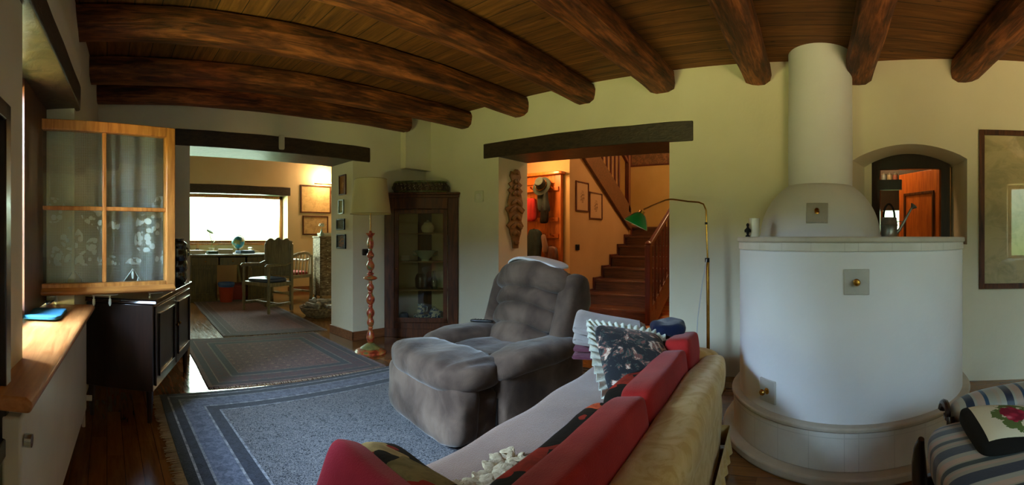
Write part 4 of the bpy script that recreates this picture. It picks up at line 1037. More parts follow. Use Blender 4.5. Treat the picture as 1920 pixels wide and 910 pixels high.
# large print on the stove wall
def on_K(px, py):
    t = (px - X0) / F; d = Vector((math.sin(t), math.cos(t), 0)); n_ = Vector((.96, -.28, 0)); r = 3.648 / n_.dot(d); return on_r(px, py, r)
pl_ = on_K(1836, 393); ul = (pl_ - Vector((3.504, -1.022, 0))).dot(Vector((-.28, -.96, 0)))
cz = 1.15 + (447 - 393) / F * 3.66; 
pM = MK @ Matrix.Translation((ul + .31, 0, cz))
framed('large_framed_print', 'large framed yellowed print hanging right of the arched pass-through', pM, .62, 1.28, .042, M_walnut, print_mat('old_map', '#c7b88a', '#8f8a66', 'map', 1.4), depth=.03)
# pictures and carved ornament near the stairs
hl = [(1091, 369, .15, .27, 'oval', 'upper left of the two framed engravings on the stair wall'), (1116.5, 386.5, .16, .25, 'oval', 'lower right of the two framed engravings on the stair wall')]
for px, py, w, h, k_, lb in hl:
    p = on_Y(px, py, 3.38); 
    x0 = on_Y(px - 12, py, 3.38).x; x1 = on_Y(px + 12, py, 3.38).x; hh = (56 if px < 1100 else 50) / F * math.hypot(p.x, p.y)
    framed('framed_engraving', lb, frameM(p, (1, 0, 0)), x1 - x0, hh, .02, M_redrail, print_mat('engraving', '#c09a70', '#6a4530', 'oval', 1.3))['group'] = 'framed engravings on the stair wall'
p0 = on_X(1182, 290, 9.2); p1 = on_X(1256, 290, 9.2)
framed('landscape_painting', 'wide dark painting on the wall above the stair landing', frameM((9.2, (p0.y + p1.y) / 2 - .05, 2.73 + .32), (0, -1, 0)), p0.y - p1.y + .1, .64, .035, M_redrail, print_mat('old_painting', '#5a4028', '#a8764a', 'map', .6))
wall_plate('light_switch', 'black light switch on the orange lit stair wall', 'light switch', frameM(on_Y(1082, 464, 3.38), (1, 0, 0)), .10, .085, M_black, M_iron)
# carved wooden ornament on the doorway jamb (faces the viewer's side, wall plane y = 3.15)
JY = 3.15
def jx(px): return on_Y(px, 400, JY).x
oc = on_Y(965, 395, JY)
orn = thing('carved_ornament', 'carved brown wooden ornament of stacked scrolls hanging on the white doorway jamb', 'ornament', (oc.x, JY, 0))
m = MB(); sil = [(323, 9), (332, 11), (341, 7), (346, 14), (352, 9), (358, 15), (363, 11), (372, 13), (380, 15), (388, 14), (393, 20), (400, 15), (408, 13), (415, 12), (424, 17), (430, 12), (438, 11), (446, 8), (456, 6), (466, 5)]
rr = math.hypot(oc.x, oc.y)
for sgn in (1,):
    L_ = []; Rr = []
    for py, hw in sil:
        z = EYE - (py - YH) / F * rr; k = hw / F * rr * 1.55
        L_.append((-k, z)); Rr.append((k * .9, z))
    m.prism(L_ + Rr[::-1], -.022, -.002, XZ)
m.build('backing', plain('limewood', '#6a4a22', '#8a6534', .6, 0, 12, bump=.4), orn, bevel=.003)
for py, hw in sil[::2]:
    z = EYE - (py - YH) / F * rr; k = hw / F * rr
    m = MB()
    for s in (-1, 1): m.soft((s * k * .5, -.028, z), (k * 1.25, .022, .05), n=2.4, N=6, rot=(0, s * .5, 0))
    m.build('scroll', bpy.data.materials['limewood'], orn)
# ================================================================== STUDY
def lamp_light(name, loc, power, color, r=.05, kind='POINT'):
    l = bpy.data.lights.new(name, kind); l.energy = power; l.color = color; l.shadow_soft_size = r
    o = bpy.data.objects.new(name, l); o.location = loc; sc.collection.objects.link(o); return o
M_bulb = emit('lit_bulb', '#ffdca0', 18)
# desk
dk = thing('writing_desk', 'big old oak writing desk covered with papers under the study window', 'desk', (1.50, 7.95, 0))
Wk, Dk, Hk = 1.55, .78, .86
MB().soft((Wk / 2, Dk / 2, Hk - .02), (Wk + .06, Dk + .06, .04), n=14, N=8).build('desk_top', M_oldoak, dk)
for x0 in (0, Wk - .48):
    pd = MB().bx((x0, .02, .06), (x0 + .48, Dk - .02, Hk - .04)).build('pedestal', M_desk, dk, bevel=.005)
    MB().bx((x0 - .01, .01, .0), (x0 + .49, Dk - .01, .07)).build('plinth', M_desk, pd, bevel=.004)
    f = MB()
    for a, b in (((x0 + .04, .12), (x0 + .44, .155)), ((x0 + .04, .58), (x0 + .44, .615)), ((x0 + .04, .155), (x0 + .075, .58)), ((x0 + .405, .155), (x0 + .44, .58))): f.bx((a[0], .005, a[1]), (b[0], .021, b[1]))
    f.build('door_panel', M_desk, pd, bevel=.003)
for x0 in (.02, .53, 1.05):
    d = MB().bx((x0, .0, .66), (x0 + .48, .5, .80)).build('drawer', M_desk, dk, bevel=.004)
    MB().lathe([(.006, 0), (.006, .012), (.014, .02), (.002, .028)], (0, 0, 0), 10, Matrix.Translation((x0 + .24, .0, .73)) @ Matrix.Rotation(R(90), 4, 'X')).build('drawer_knob', M_brass, d)
dkM = Matrix.Translation(dk.location)
def ondesk(x, y): return dkM @ Vector((x, y, Hk + .001))
def stack(name, label, loc, w, d, h, rz, mat, cat='papers', group=None):
    o = MB()
    n = max(1, int(h / .012))
    for i in range(n): o.box((random.uniform(-.006, .006), random.uniform(-.006, .006), h * (i + .5) / n), (w * random.uniform(.93, 1), d * random.uniform(.93, 1), h / n * .96), rz=random.uniform(-.06, .06))
    b = o.build(name, mat); place(b, loc, rz); return tag(b, label, cat, group)
M_book1 = plain('book_green', '#2f4a3c', '#3f5c4a', .6, bump=0); M_book2 = plain('book_blue', '#4a6a90', '#6a8ab0', .6, bump=0)
stack('paper_stack', 'white papers spread at the left end of the study desk', ondesk(.13, .22), .30, .24, .07, .2, M_paper)
stack('book', 'thick green book lying on the desk left of its middle', ondesk(.42, .18), .20, .16, .055, .1, M_book1, 'book')
stack('paper_stack', 'low white stack of letters in the middle of the study desk', ondesk(.70, .25), .28, .22, .085, -.25, M_paper)
stack('magazine', 'pale blue magazines on the right half of the study desk', ondesk(1.08, .24), .30, .24, .06, .15, M_book2, 'magazines')
stack('paper_stack', 'loose white sheets at the right front edge of the study desk', ondesk(1.38, .15), .24, .18, .012, -.4, M_paper)
stack('notebook', 'small dark notebook lying behind the green book', ondesk(.50, .46), .16, .2, .025, .5, M_darkwood, 'notebook')
pc = thing('pencil_cup', 'small dark pencil cup at the back left of the desk', 'pencil cup', tuple(ondesk(.20, .45)))
MB().lathe([(.03, 0), (.034, .005), (.034, .09), (.03, .09), (.03, .01)], n=16).build('cup', M_iron, pc)
for k in range(4): MB().tube([(.008 * k - .012, .0, .01), (.016 * k - .02, .01 * (k % 2), .15 + .01 * k)], .004, 6).build('pencil', M_pine, pc)
gl = thing('globe', 'blue green globe with wooden stand on the study desk', 'globe', tuple(ondesk(1.02, .50)))
t = NT('globe_map'); n_ = t.noise(None, 9, 4)
M_globe = t.bsdf(t.ramp(n_, [(.47, '#2f8ca0'), (.49, '#2f8ca0'), (.53, '#7f8f55'), (.62, '#8f8a58')]), .35, 0, None, coat=.4)
MB().lathe([(.125 * math.sin(R(9) * i) + .0005, .21 - .125 * math.cos(R(9) * i)) for i in range(21)], n=32).build('sphere', M_globe, gl)
m = MB().lathe([(.08, 0), (.085, .012), (.02, .03), (.014, .09)], n=20); m.build('stand', M_walnut, gl)
MB().tube([(.135 * math.sin(a), 0, .21 - .135 * math.cos(a)) for a in [i * math.pi / 14 for i in range(15)]], .006, 6).build('meridian', M_brass, gl)
ph = thing('telephone', 'pale desk telephone right of the globe', 'telephone', tuple(ondesk(1.34, .48)))
MB().prism([(-.09, 0), (.09, 0), (.09, .03), (-.05, .07), (-.09, .07)], -.09, .09, XZ).build('body', M_plate, ph, bevel=.008)
MB().tube([(-.07, -.10, .09), (-.07, -.05, .10), (-.07, .05, .10), (-.07, .10, .09)], [.024, .014, .014, .024], 10).build('handset', M_plate, ph)
# green leafed plant on a thin stalk
pl = thing('potted_sprout', 'thin stalk with a round green leaf standing on the desk against the bright window', 'plant', tuple(ondesk(.52, .62)))
MB().lathe([(.04, 0), (.055, .09), (.06, .1), (.05, .1), (.04, .08)], n=18).build('pot', M_porcelain, pl)
MB().tube([(0, 0, .09), (.01, 0, .2), (-.03, 0, .33), (-.04, 0, .40)], .005, 6).build('stem', plain('stem_green', '#4a6a20', bump=0), pl)
M_leaf = plain('leaf_green', '#5f8a1e', '#8aae3a', .5, bump=0)
MB().soft((-.03, 0, .42), (.15, .10, .02), n=2.3, N=8, rot=(R(35), R(25), 0)).build('leaf', M_leaf, pl)
MB().soft((.05, 0, .22), (.05, .03, .008), n=2.3, N=6, rot=(0, R(-40), 0)).build('leaf', M_leaf, pl)
# waste bins under the desk
for k, (x, c, lb) in enumerate(((.62, '#a03a20', 'red waste bin with blue bag standing under the study desk, left one'), (.92, '#8a2c26', 'dark red box standing under the study desk behind the chair'))):
    b = thing('waste_bin', lb, 'bin', tuple(dkM @ Vector((x, -.10 if k == 0 else .25, 0))))
    if k == 0:
        MB().lathe([(.11, 0), (.14, .30), (.145, .31), (.13, .30), (.10, .02)], n=24).build('bucket', plain('bin_red', c, rough=.45, bump=0), b)
        MB().lathe([(.13, .26), (.15, .31), (.155, .335), (.145, .36), (.125, .33)], n=24).build('liner', plain('bin_liner_blue', '#2d4f90', '#3a62a8', .5, bump=.3), b)
    else:
        MB().soft((0, 0, .14), (.30, .26, .28), n=12, N=8).build('box_body', plain('box_red', c, rough=.6, bump=0), b)
        MB().soft((0, 0, .295), (.31, .27, .03), n=12, N=8).build('lid', plain('box_lid_red', '#6a201c', rough=.6, bump=0), b)
# carved armchair at the desk (local: front = -x)
def wood_armchair(name, label, loc, rz, mat, seat_mat, carved=True, Hb=1.16, group=None):
    c = thing(name, label, 'armchair', loc, rz)
    ws, dsz = .56, .50
    for s in (-1, 1):
        y = s * ws / 2
        MB().tube([(-dsz / 2, y, 0), (-dsz / 2, y, .05), (-dsz / 2, y, .09), (-dsz / 2, y, .13), (-dsz / 2, y, .25), (-dsz / 2, y, .36), (-dsz / 2, y, .42), (-dsz / 2, y, .5), (-dsz / 2, y, .56), (-dsz / 2, y, .62), (-dsz / 2, y, .70)],
                  [.022, .026, .018, .030, .024, .032, .030, .016, .026, .018, .026], 12).build('front_leg', mat, c)
        MB().box((dsz / 2, y, Hb / 2 - .06), (.05, .05, Hb - .12)).build('back_leg', mat, c, bevel=.006)
        MB().tube([(-dsz / 2 - .06, y, .695), (-dsz / 2 - .03, y, .715), (-.1, y, .72), (.1, y, .715), (dsz / 2, y, .76)], [.024, .032, .026, .024, .022], 10).build('arm', mat, c)
        MB().bx((-dsz / 2, y - .02, .10), (dsz / 2, y + .02, .14)).build('side_stretcher', mat, c, bevel=.005)
    MB().bx((-.02, -ws / 2, .105), (.02, ws / 2, .135)).build('cross_stretcher', mat, c, bevel=.005)
    MB().bx((-dsz / 2 - .02, -ws / 2 - .02, .40), (dsz / 2 + .02, ws / 2 + .02, .46)).build('seat_frame', mat, c, bevel=.006)
    MB().soft((0, 0, .485), (dsz, ws - .04, .08), n=4, N=10).build('seat_pad', seat_mat, c)
    if carved:
        out = []
        for i in range(21):
            u = -1 + 2 * i / 20; h = Hb - .05 + .022 * math.cos(u * 3 * math.pi) * (1 - .3 * abs(u)) + .02 * (1 - u * u)
            out.append((u * ws / 2, h))
        YZ = Matrix(((0, 0, 1, 0), (1, 0, 0, 0), (0, 1, 0, 0), (0, 0, 0, 1)))
        MB().prism(out + [(ws / 2, .60), (-ws / 2, .60)], dsz / 2 - .015, dsz / 2 + .02, YZ).build('back_panel', mat, c, bevel=.006)
        for s in (-1, 1): MB().lathe([(.026, 0), (.03, .012), (.014, .022), (.022, .035), (.016, .05), (.002, .056)], (dsz / 2, s * ws / 2, Hb - .12), 12).build('finial', mat, c)
        MB().bx((dsz / 2 - .02, -ws / 2, .54), (dsz / 2 + .02, ws / 2, .60)).build('back_rail', mat, c, bevel=.004)
    else:
        MB().tube([(dsz / 2 - .02, -ws / 2, .80), (dsz / 2 + .05, -ws / 4, .86), (dsz / 2 + .07, 0, .88), (dsz / 2 + .05, ws / 4, .86), (dsz / 2 - .02, ws / 2, .80)], .028, 10).build('top_rail', mat, c)
        for i in range(5):
            y = -ws / 3 + i * ws / 6; MB().tube([(dsz / 2, y, .46), (dsz / 2 + .05, y, .86)], .011, 8).build('spindle', mat, c)
    return c
M_blueseat = plain('blue_leather', '#27324a', '#3a4866', .3, bump=.1)
wood_armchair('carved_armchair', 'old oak armchair with scalloped carved back, pulled up to the study desk', (2.49, 6.72, .013), R(24), M_oldoak, M_blueseat)
wood_armchair('wooden_armchair', 'pale wooden armchair with red seat pad by the study wall behind the carved chair', (3.47, 8.02, 0), R(-66), wood('weathered_wood', '#8a7a5a', '#b0a080', 2), plain('red_cushion', '#8a2a28', '#a03a36', .8), carved=False, Hb=.95)
# chest of drawers
cd_ = thing('drawer_chest', 'tall narrow chest with many small patterned drawers beside the study pictures', 'chest of drawers', (3.84, 7.55, 0), R(-8))
t = NT('worn_painted_wood'); n_ = t.noise(t.co((2, 2, 6)), 6, 4, .6); M_worn = t.bsdf(t.ramp(n_, [(.4, '#5f4c34'), (.55, '#8f7d5f'), (.65, '#a8987a')]), .6, 0, t.bump(n_, .3, .004))
MB().bx((0, 0, .06), (.55, .42, 1.16)).build('body', M_worn, cd_, bevel=.005)
MB().soft((.275, .21, 1.175), (.60, .46, .03), n=12, N=8).build('top', M_worn, cd_)
for k in range(4): MB().lathe([(.025, 0), (.03, .02), (.025, .06)], ((.04, .51)[k % 2], (.04, .38)[k // 2], 0), 10).build('foot', M_worn, cd_)
for i in range(7):
    for j in range(2):
        x0, z0 = .02 + j * .26, .10 + i * .15
        d = MB().bx((x0, -.014, z0), (x0 + .25, .0, z0 + .135)).build('drawer', M_worn, cd_, bevel=.004)
        MB().lathe([(.004, 0), (.004, .008), (.012, .014), (.002, .02)], (0, 0, 0), 8, Matrix.Translation((x0 + .125, -.014, z0 + .07)) @ Matrix.Rotation(R(90), 4, 'X')).build('drawer_knob', M_white_paint, d)
cdM = Matrix.Translation(cd_.location) @ Matrix.Rotation(R(-8), 4, 'Z')
stack('linen_stack', 'pile of white folded linen on top of the drawer chest', cdM @ Vector((.22, .18, 1.192)), .34, .26, .06, .1, M_paper, 'linen')
fv = thing('flower_vase', 'small white flower in a slim vase on the drawer chest', 'vase', tuple(cdM @ Vector((.06, .08, 1.192))))
MB().lathe([(.02, 0), (.032, .02), (.03, .06), (.014, .10), (.018, .12), (.012, .11)], n=16).build('vase_body', M_celadon, fv)
for k in range(6):
    a = k * 1.05; MB().soft((.03 * math.cos(a), .02 * math.sin(a), .20 + .012 * (k % 3)), (.055, .05, .04), n=2.2, N=5).build('petal', M_porcelain, fv)
MB().tube([(0, 0, .1), (0, 0, .2)], .004, 6).build('stem', M_leaf, fv)
bw = MB().lathe([(.05, 0), (.06, .01), (.075, .05), (.07, .11), (.05, .13), (.045, .12)], n=16).build('dark_pot', M_iron); place(bw, cdM @ Vector((.42, .2, 1.254))); bw.location.z = 1.254 if False else 1.192
bw.location = cdM @ Vector((.47, .2, 1.192)); tag(bw, 'small dark pot at the right of the drawer chest top', 'pot')
# basket of magazines on the study floor
bk_ = thing('log_basket', 'low woven basket heaped with grey logs on the study floor by the pillar', 'basket', (3.05, 6.0, 0))
m = MB().lathe([(.20, 0), (.27, .06), (.30, .12), (.31, .14), (.29, .14), (.25, .05), (.18, .015)], n=36)
t = NT('wicker'); ck = t.math('SINE', t.math('MULTIPLY', t.xyz()[2], 400)); M_wick = t.bsdf(t.ramp(t.noise(None, 30, 3), [(.4, '#5f4c34'), (.6, '#97825f')]), .8, 0, t.bump(ck, .6, .004))
m.build('wicker_body', M_wick, bk_)
for k in range(9):
    a = k * .7; r_ = .10 + .06 * (k % 3) / 2
    MB().tube([(r_ * math.cos(a) - .12 * math.sin(a * 1.7), r_ * math.sin(a) - .12 * math.cos(a * 1.7), .13 + .03 * (k % 4)), (r_ * math.cos(a) + .12 * math.sin(a * 1.7), r_ * math.sin(a) + .12 * math.cos(a * 1.7), .15 + .03 * (k % 4))], .032, 9).build('log', plain('birch_bark', '#6b6257', '#a59a8a', .8, 0, 14, bump=.5) if k == 0 else bpy.data.materials['birch_bark'], bk_)
# pictures on the study back wall and the picture lamp
def study_pic(px0, py0, px1, py1, label, inkmat):
    a = on_Y(px0, py0, 9.0); b = on_Y(px1, py0, 9.0); c_ = on_Y((px0 + px1) / 2, py1, 9.0); tz = on_Y((px0 + px1) / 2, py0 + (py1 * 0), 9.0).z
    return framed('framed_drawing', label, frameM(((a.x + b.x) / 2, 9.0, (tz + c_.z) / 2), (1, 0, 0)), b.x - a.x, tz - c_.z, .03, M_walnut, inkmat, glass=False)
study_pic(563, 348, 620, 400, 'larger framed drawing under the lit picture lamp in the study', print_mat('drawing_a', '#d8b77c', '#a3824e', 'map', 1))['group'] = 'framed drawings in the study'
study_pic(567, 405, 615, 441, 'smaller framed drawing hanging below the larger one in the study', print_mat('drawing_b', '#c4a878', '#7f6a48', 'map', .8))['group'] = 'framed drawings in the study'
pw = on_Y(616, 349, 9.0)
ws_ = thing('picture_lamp', 'brass wall lamp lit over the framed drawings in the study', 'wall lamp', tuple(pw))
MB().lathe([(.05, 0), (.05, .01), (.02, .02)], (0, 0, 0), 16, Matrix.Translation((.10, 0, -.14)) @ Matrix.Rotation(R(90), 4, 'X')).build('wall_plate', M_brass, ws_)
MB().tube([(.10, -.01, -.14), (.10, -.10, -.14), (.10, -.14, -.06), (.10, -.14, .02)], .010, 8).build('arm', M_brass, ws_)
MB().tube([(-.42, -.14, .02), (.12, -.14, .02)], .016, 10).build('tube_holder', M_brass, ws_)
MB().tube([(-.40, -.14, .045), (.05, -.14, .045)], .014, 10).build('bulb', M_bulb, ws_)
lamp_light('picture_lamp_light', (pw.x - .15, 8.78, pw.z + .12), 30, (1, .68, .34), .12)
# radiator left of the desk
r2 = thing('column_radiator', 'white column radiator under the study window left of the desk', 'radiator', (1.13, 8.75, .1))
for i in range(5): MB().soft((i * .055, 0, .3), (.04, .12, .60), n=5, N=8).build('column', M_white_paint, r2)
for s in (0, 4): MB().tube([(s * .055, 0, .02), (s * .055, 0, -.1)], .014, 8).build('foot', M_white_paint, r2)

# ================================================================== HALL AND STAIRS
stc = thing('staircase', 'brown wooden staircase rising from the tiled hall behind the doorway', 'staircase', (5.67, 2.25, 0))
for k in range(8):
    x0 = .29 * k; z = .17 * (k + 1); x1 = x0 + .29 if k < 7 else x0 + 1.48
    tr_ = MB().bx((x0 - .03, -.03, z - .035), (x1 + .01, 1.12, z)).build('tread', M_redwood, stc, bevel=.006)
    MB().bx((x0, 0, z - .17), (x0 + .02, 1.12, z - .035)).build('riser', M_redwood, stc)
for y0, y1 in ((-.05, -.005), ):
    MB().prism([(-.04, 0), (-.04, .17), (2.0, 1.36), (3.4, 1.36), (3.4, 1.10), (2.1, 1.10), (.25, 0)], y0, y1, XZ).build('stringer', M_redwood, stc, bevel=.004)
# closed side against the wall: stepped skirting
pts = [(-.04, 0)]
for k in range(8): pts += [(-.05 + .29 * k, .17 * (k + 1) + .03), (.24 + .29 * k, .17 * (k + 1) + .03)]
pts += [(2.28, 1.0), (.4, 0)]
MB().prism(pts, 1.105, 1.125, XZ).build('stepped_skirting', M_redrail, stc)
br = thing('balustrade', 'red brown balustrade with sloping handrail on the right side of the stairs', 'banister', (5.60, 2.21, 0))
M_post = M_redrail
MB().box((0, 0, .53), (.075, .075, 1.06)).lathe([(.03, 0), (.05, .02), (.03, .045), (.002, .06)], (0, 0, 1.06), 14).build('newel', M_post, br, bevel=.006)
for i in range(15):
    x = .11 + .14 * i; zb_ = .17 + .586 * max(0, x - .07); MB().tube([(x, 0, zb_ * .98 - .02 if x > .3 else .17), (x, 0, zb_ + .3), (x, 0, 1.02 + .586 * x)], [.016, .021, .014], 8).build('baluster', M_post, br)
MB().prism([(0, 1.0), (2.1, 1.0 + 1.23), (2.1, 1.0 + 1.30), (0, 1.07)], -.03, .03, XZ).build('handrail', M_redrail, br, bevel=.01)
# upper flight over the wall
uf = thing('upper_flight', 'upper flight of dark wooden stairs climbing back over the orange lit wall', 'staircase', (0, 3.36, 0))
MB().prism([(5.45, 2.60), (5.45, 3.02), (7.44, 1.80), (7.60, 1.70), (7.60, 1.30), (7.39, 1.41)], -.03, .05, XZ).build('stringer', M_redwood, uf, bevel=.006)
for i in range(9):
    x = 5.9 + .155 * i; z = 3.02 - (x - 5.45) * .613; MB().tube([(x, .01, z - .05), (x, .01, z + .25), (x, .01, z + .78)], [.018, .024, .016], 8).build('baluster', M_post, uf)
MB().box((7.52, .01, 2.15), (.08, .08, 1.05)).lathe([(.03, 0), (.05, .02), (.002, .06)], (7.52, .01, 2.675), 14).build('newel', M_post, uf, bevel=.006)
MB().prism([(5.45, 3.74), (7.5, 2.50), (7.5, 2.57), (5.45, 3.81)], -.02, .04, XZ).build('handrail', M_post, uf, bevel=.008)
for k in range(7):
    x = 7.35 - .29 * k; z = 1.53 + .17 * k; MB().bx((x - .30, .05, z - .035), (x + .02, .97, z)).build('tread', M_redwood, uf)
# wardrobe panel with coats
wx = 5.50
a = on_X(985, 400, wx); b = on_X(1056, 400, wx)
wp = thing('coat_rack_panel', 'orange pine hall stand with rails and pegs behind the hanging coats', 'coat rack', (wx, b.y, 0))
ww = a.y - b.y + .1; 
m = MB().bx((-.045, 0, 0), (.0, ww, 2.06)); m.build('board', M_orangewood, wp, bevel=.004)
f = MB()
for p_, q_ in (((.0, 0), (.10, 2.06)), ((ww - .1, 0), (ww, 2.06)), ((.1, 1.94), (ww - .1, 2.06))): f.bx((-.065, p_[0], p_[1]), (-.045, q_[0], q_[1]))
f.build('frame', M_orangewood, wp, bevel=.004)
MB().soft((-.05, ww / 2, 2.085), (.16, ww + .08, .05), n=8, N=8).build('cornice', M_orangewood, wp)
for z in (1.86, 1.42, 1.18):
    MB().bx((-.09, .03, z - .03), (-.062, ww - .03, z + .03)).build('peg_rail', M_orangewood, wp, bevel=.004)
for z in (1.86, 1.42, 1.18):
    for y in (.10, .27, .44): MB().tube([(-.09, y, z), (-.17, y, z + .01), (-.19, y, z + .035)], [.011, .009, .013], 8).build('peg', M_brass, wp)
def W(px, py, d=.14): return on_X(px, py, wx - d - .06)
hc = W(1015, 348, .16)
ht = thing('felt_hat', 'grey green felt hat with cord band hanging on the top peg of the coat rack', 'hat', tuple(hc))
Mh = Matrix.Rotation(R(-62), 4, 'Y') @ Matrix.Rotation(R(12), 4, 'X')
M_hat = plain('felt_grey_green', '#23281f', '#31372c', .95, 0, 8, bump=.2)
MB().lathe([(.15, -.02), (.155, -.015), (.12, 0), (.088, .005), (.085, .06), (.07, .11), (.045, .115), (.002, .10)], (0, 0, 0), 28, Mh, sx=1, sy=.85).build('hat_body', M_hat, ht)
MB().tube([Mh @ Vector((.09 * math.cos(i * .262), .077 * math.sin(i * .262), .02)) for i in range(25)], .007, 6, caps=False).build('hat_band', M_brass, ht)
def garment(name, label, cat, top, w, h, mat, seed, dd=.10):
    o = thing(name, label, cat, tuple(top))
    def fn(q, v):
        v = Vector(v); k = .5 + .5 * (1 - (v.z / h + .5)); v.y *= .45 + .6 * k ** .6; v.x *= .6 + .5 * k
        v.y += .02 * math.sin(v.z * 9 + seed); v.x += .016 * math.sin(v.y * 55 + seed) * k; return v
    MB().soft((-.01, 0, -h / 2), (dd, w, h), n=4, N=16, fn=fn).build('cloth_body', mat, o, ang=80)
    MB().tube([(-.0, 0, -.03), (.0, .012, .01), (.0, -.012, .01), (0, 0, -.03)], .005, 6).build('hanging_loop', M_iron, o)
    return o
garment('dark_scarf', 'dark grey green scarf hanging under the felt hat', 'scarf', W(1021, 352, .13), .17, .36, plain('dark_loden', '#1c221e', '#2a322c', .95, 0, 8, bump=.3), 1)
garment('black_shawl', 'narrow black shawl hanging below the dark scarf', 'shawl', W(1020, 385, .15), .13, .26, M_iron, 4, .07)
garment('red_jacket', 'red jacket hanging at the left of the coat rack behind the jamb', 'jacket', W(996, 372, .12), .22, .34, M_red, 2)
garment('dark_coat', 'long dark coat hanging at the lower left of the coat rack', 'coat', W(1001, 430, .13), .28, .5, plain('dark_teal_cloth', '#16201f', '#22302e', .95, 0, 8, bump=.3), 3)
garment('brown_bag', 'brown leather bag hanging at the lower right of the coat rack', 'bag', W(1033, 462, .12), .22, .24, plain('brown_leather', '#3a1a0e', '#5a2c18', .5, 0, 8, bump=.2), 5)
garment('beige_pouch', 'small beige cloth pouch hanging between the coat and the bag', 'pouch', W(1021, 440, .18), .09, .26, M_blanket, 6, .06)
hl_ = thing('hall_lamp', 'brass ceiling lamp lit above the coat rack in the hall', 'ceiling lamp', (5.0, 3.72, 2.30))
MB().lathe([(.10, .0), (.13, .03), (.06, .10), (.02, .13)], n=24).build('lamp_cap', M_brass, hl_)
MB().lathe([(.001, -.06), (.05, -.045), (.065, 0), (.05, .03)], n=20).build('bulb', M_bulb, hl_)
MB().tube([(0, 0, .12), (0, 0, 2.0)], .006, 6).build('cord', M_iron, hl_)
lamp_light('hall_lamp_light', (5.0, 3.66, 2.16), 17, (1, .56, .22), .08)
lamp_light('added_stair_light', (7.1, 1.5, 3.5), 50, (1, .66, .36), .2)  # unseen lamp added to brighten the dark stair hall
sl = thing('added_stair_lamp', 'added globe lamp hanging unseen high over the stairs', 'ceiling lamp', (7.1, 1.5, 3.75)); 
MB().lathe([(.12 * math.sin(R(12) * i) + .0005, .12 - .12 * math.cos(R(12) * i)) for i in range(16)], n=20).build('glass_globe', emit('lit_globe', '#ffd9a8', 3), sl)
MB().tube([(0, 0, .23), (0, 0, .55)], .008, 6).build('cord', M_iron, sl)

# ================================================================== PASS-THROUGH AND STOVE TOP
def K(px, d):     # u along the stove wall at depth d behind its face
    t = (px - 1776) / F; return (3.648 + d) * math.tan(t)
def Kz(px, py, d):
    t = (px - 1776) / F; return EYE - (py - YH) / F * (3.648 + d) / math.cos(t)
hf = MB()
d0, d1 = .44, .50
u = [K(1634, d0), K(1649, d0), K(1764, d0), K(1781, d0)]
zt_, zi = 1.93, Kz(1700, 317, d0)
hf.bx((u[0], d0, 1.1), (u[1], d1, zt_)).bx((u[2], d0, 1.1), (u[3], d1, zt_)).bx((u[1], d0, zi), (u[2], d1, zt_)).bx((u[1], d0, Kz(1668, 356, d0)), (K(1690, d0), d1, Kz(1668, 337, d0)))
hf.v = [tuple(MK @ Vector(p)) for p in hf.v]
S('window_6', hf, M_darkwood)
S('trim_7', MB().bx((-.80, .44, 1.1), (u[0], .5, 1.93), MK), M_wall)
# oak door ajar in the kitchen beyond
p0 = MK @ Vector((K(1764, .55), .56, 0)); p1 = MK @ Vector((K(1688, 1.0), 1.0, 0))
kd = thing('kitchen_door', 'orange brown panelled wooden door ajar behind the arched pass-through', 'door', (p0.x, p0.y, 0)); dv = (p1 - p0); lw = dv.length
MD = Matrix.Translation(-Vector((p0.x, p0.y, 0))) @ frameM((p0.x, p0.y, 0), (dv.x, dv.y, 0))
MB().bx((0, -.02, 0.01), (lw, .02, 1.80), MD).build('door_leaf', M_orangewood, kd, bevel=.004)
m = MB()
for a, b in (((.07, 1.575), (lw - .09, 1.60)), ((.07, .95), (.095, 1.6)), ((lw - .115, .95), (lw - .09, 1.6)), ((.07, .95), (lw - .09, .975))): 
    m.bx((a[0], -.034, a[1]), (b[0], -.019, b[1]), MD); m.bx((a[0], .019, a[1]), (b[0], .034, b[1]), MD)
m.build('door_moulding', M_walnut, kd, bevel=.003)
# row of tins on a kitchen shelf
sh_u0, sh_u1 = K(1640, 1.3), K(1700, 1.3)
ks = thing('kitchen_shelf', 'dark kitchen shelf seen through the pass-through, carrying tins', 'shelf', tuple(MK @ Vector((sh_u0, 1.3, Kz(1670, 338, 1.3) - .02))), math.atan2(-.96, -.28))
MB().bx((-.3, -.0, -.02), (sh_u1 - sh_u0 + .3, .22, 0)).build('board', M_darkwood, ks)
for x in (-.2, sh_u1 - sh_u0 + .2): MB().prism([(0, -.02), (.2, -.02), (0, -.2)], x, x + .02, Matrix(((0, 0, 1, 0), (-1, 0, 0, .22), (0, 1, 0, 0), (0, 0, 0, 1)))).build('bracket', M_darkwood, ks)
MB().bx((-.3, .22, -.3), (sh_u1 - sh_u0 + .3, .25, .3)).build('back_board', M_darkwood, ks)
for i, c_ in enumerate(('#b86a4a', '#6f7f86', '#8f8a70', '#7a4a3a')):
    o = thing('kitchen_tin', ('leftmost terracotta coloured', 'grey blue', 'beige', 'rightmost brown')[i] + ' tin on the kitchen shelf behind the arch', 'tin', tuple(MK @ Vector((sh_u0 + .02 + i * .065, 1.40, Kz(1670, 338, 1.3) - .018))), 0, 'tins on the kitchen shelf')
    MB().lathe([(.026, 0), (.028, .004), (.028, .085), (.026, .088)], n=16).build('can', plain('tin_%s' % ('red', 'blue', 'beige', 'brown')[i], c_, rough=.4, bump=0), o)
    MB().lathe([(.029, .088), (.03, .10), (.006, .104), (.006, .112)], n=16).build('lid', M_zinc, o)
lamp_light('kitchen_light', tuple(MK @ Vector((-.75, .75, 2.3))), 10, (1, .62, .30), .08)
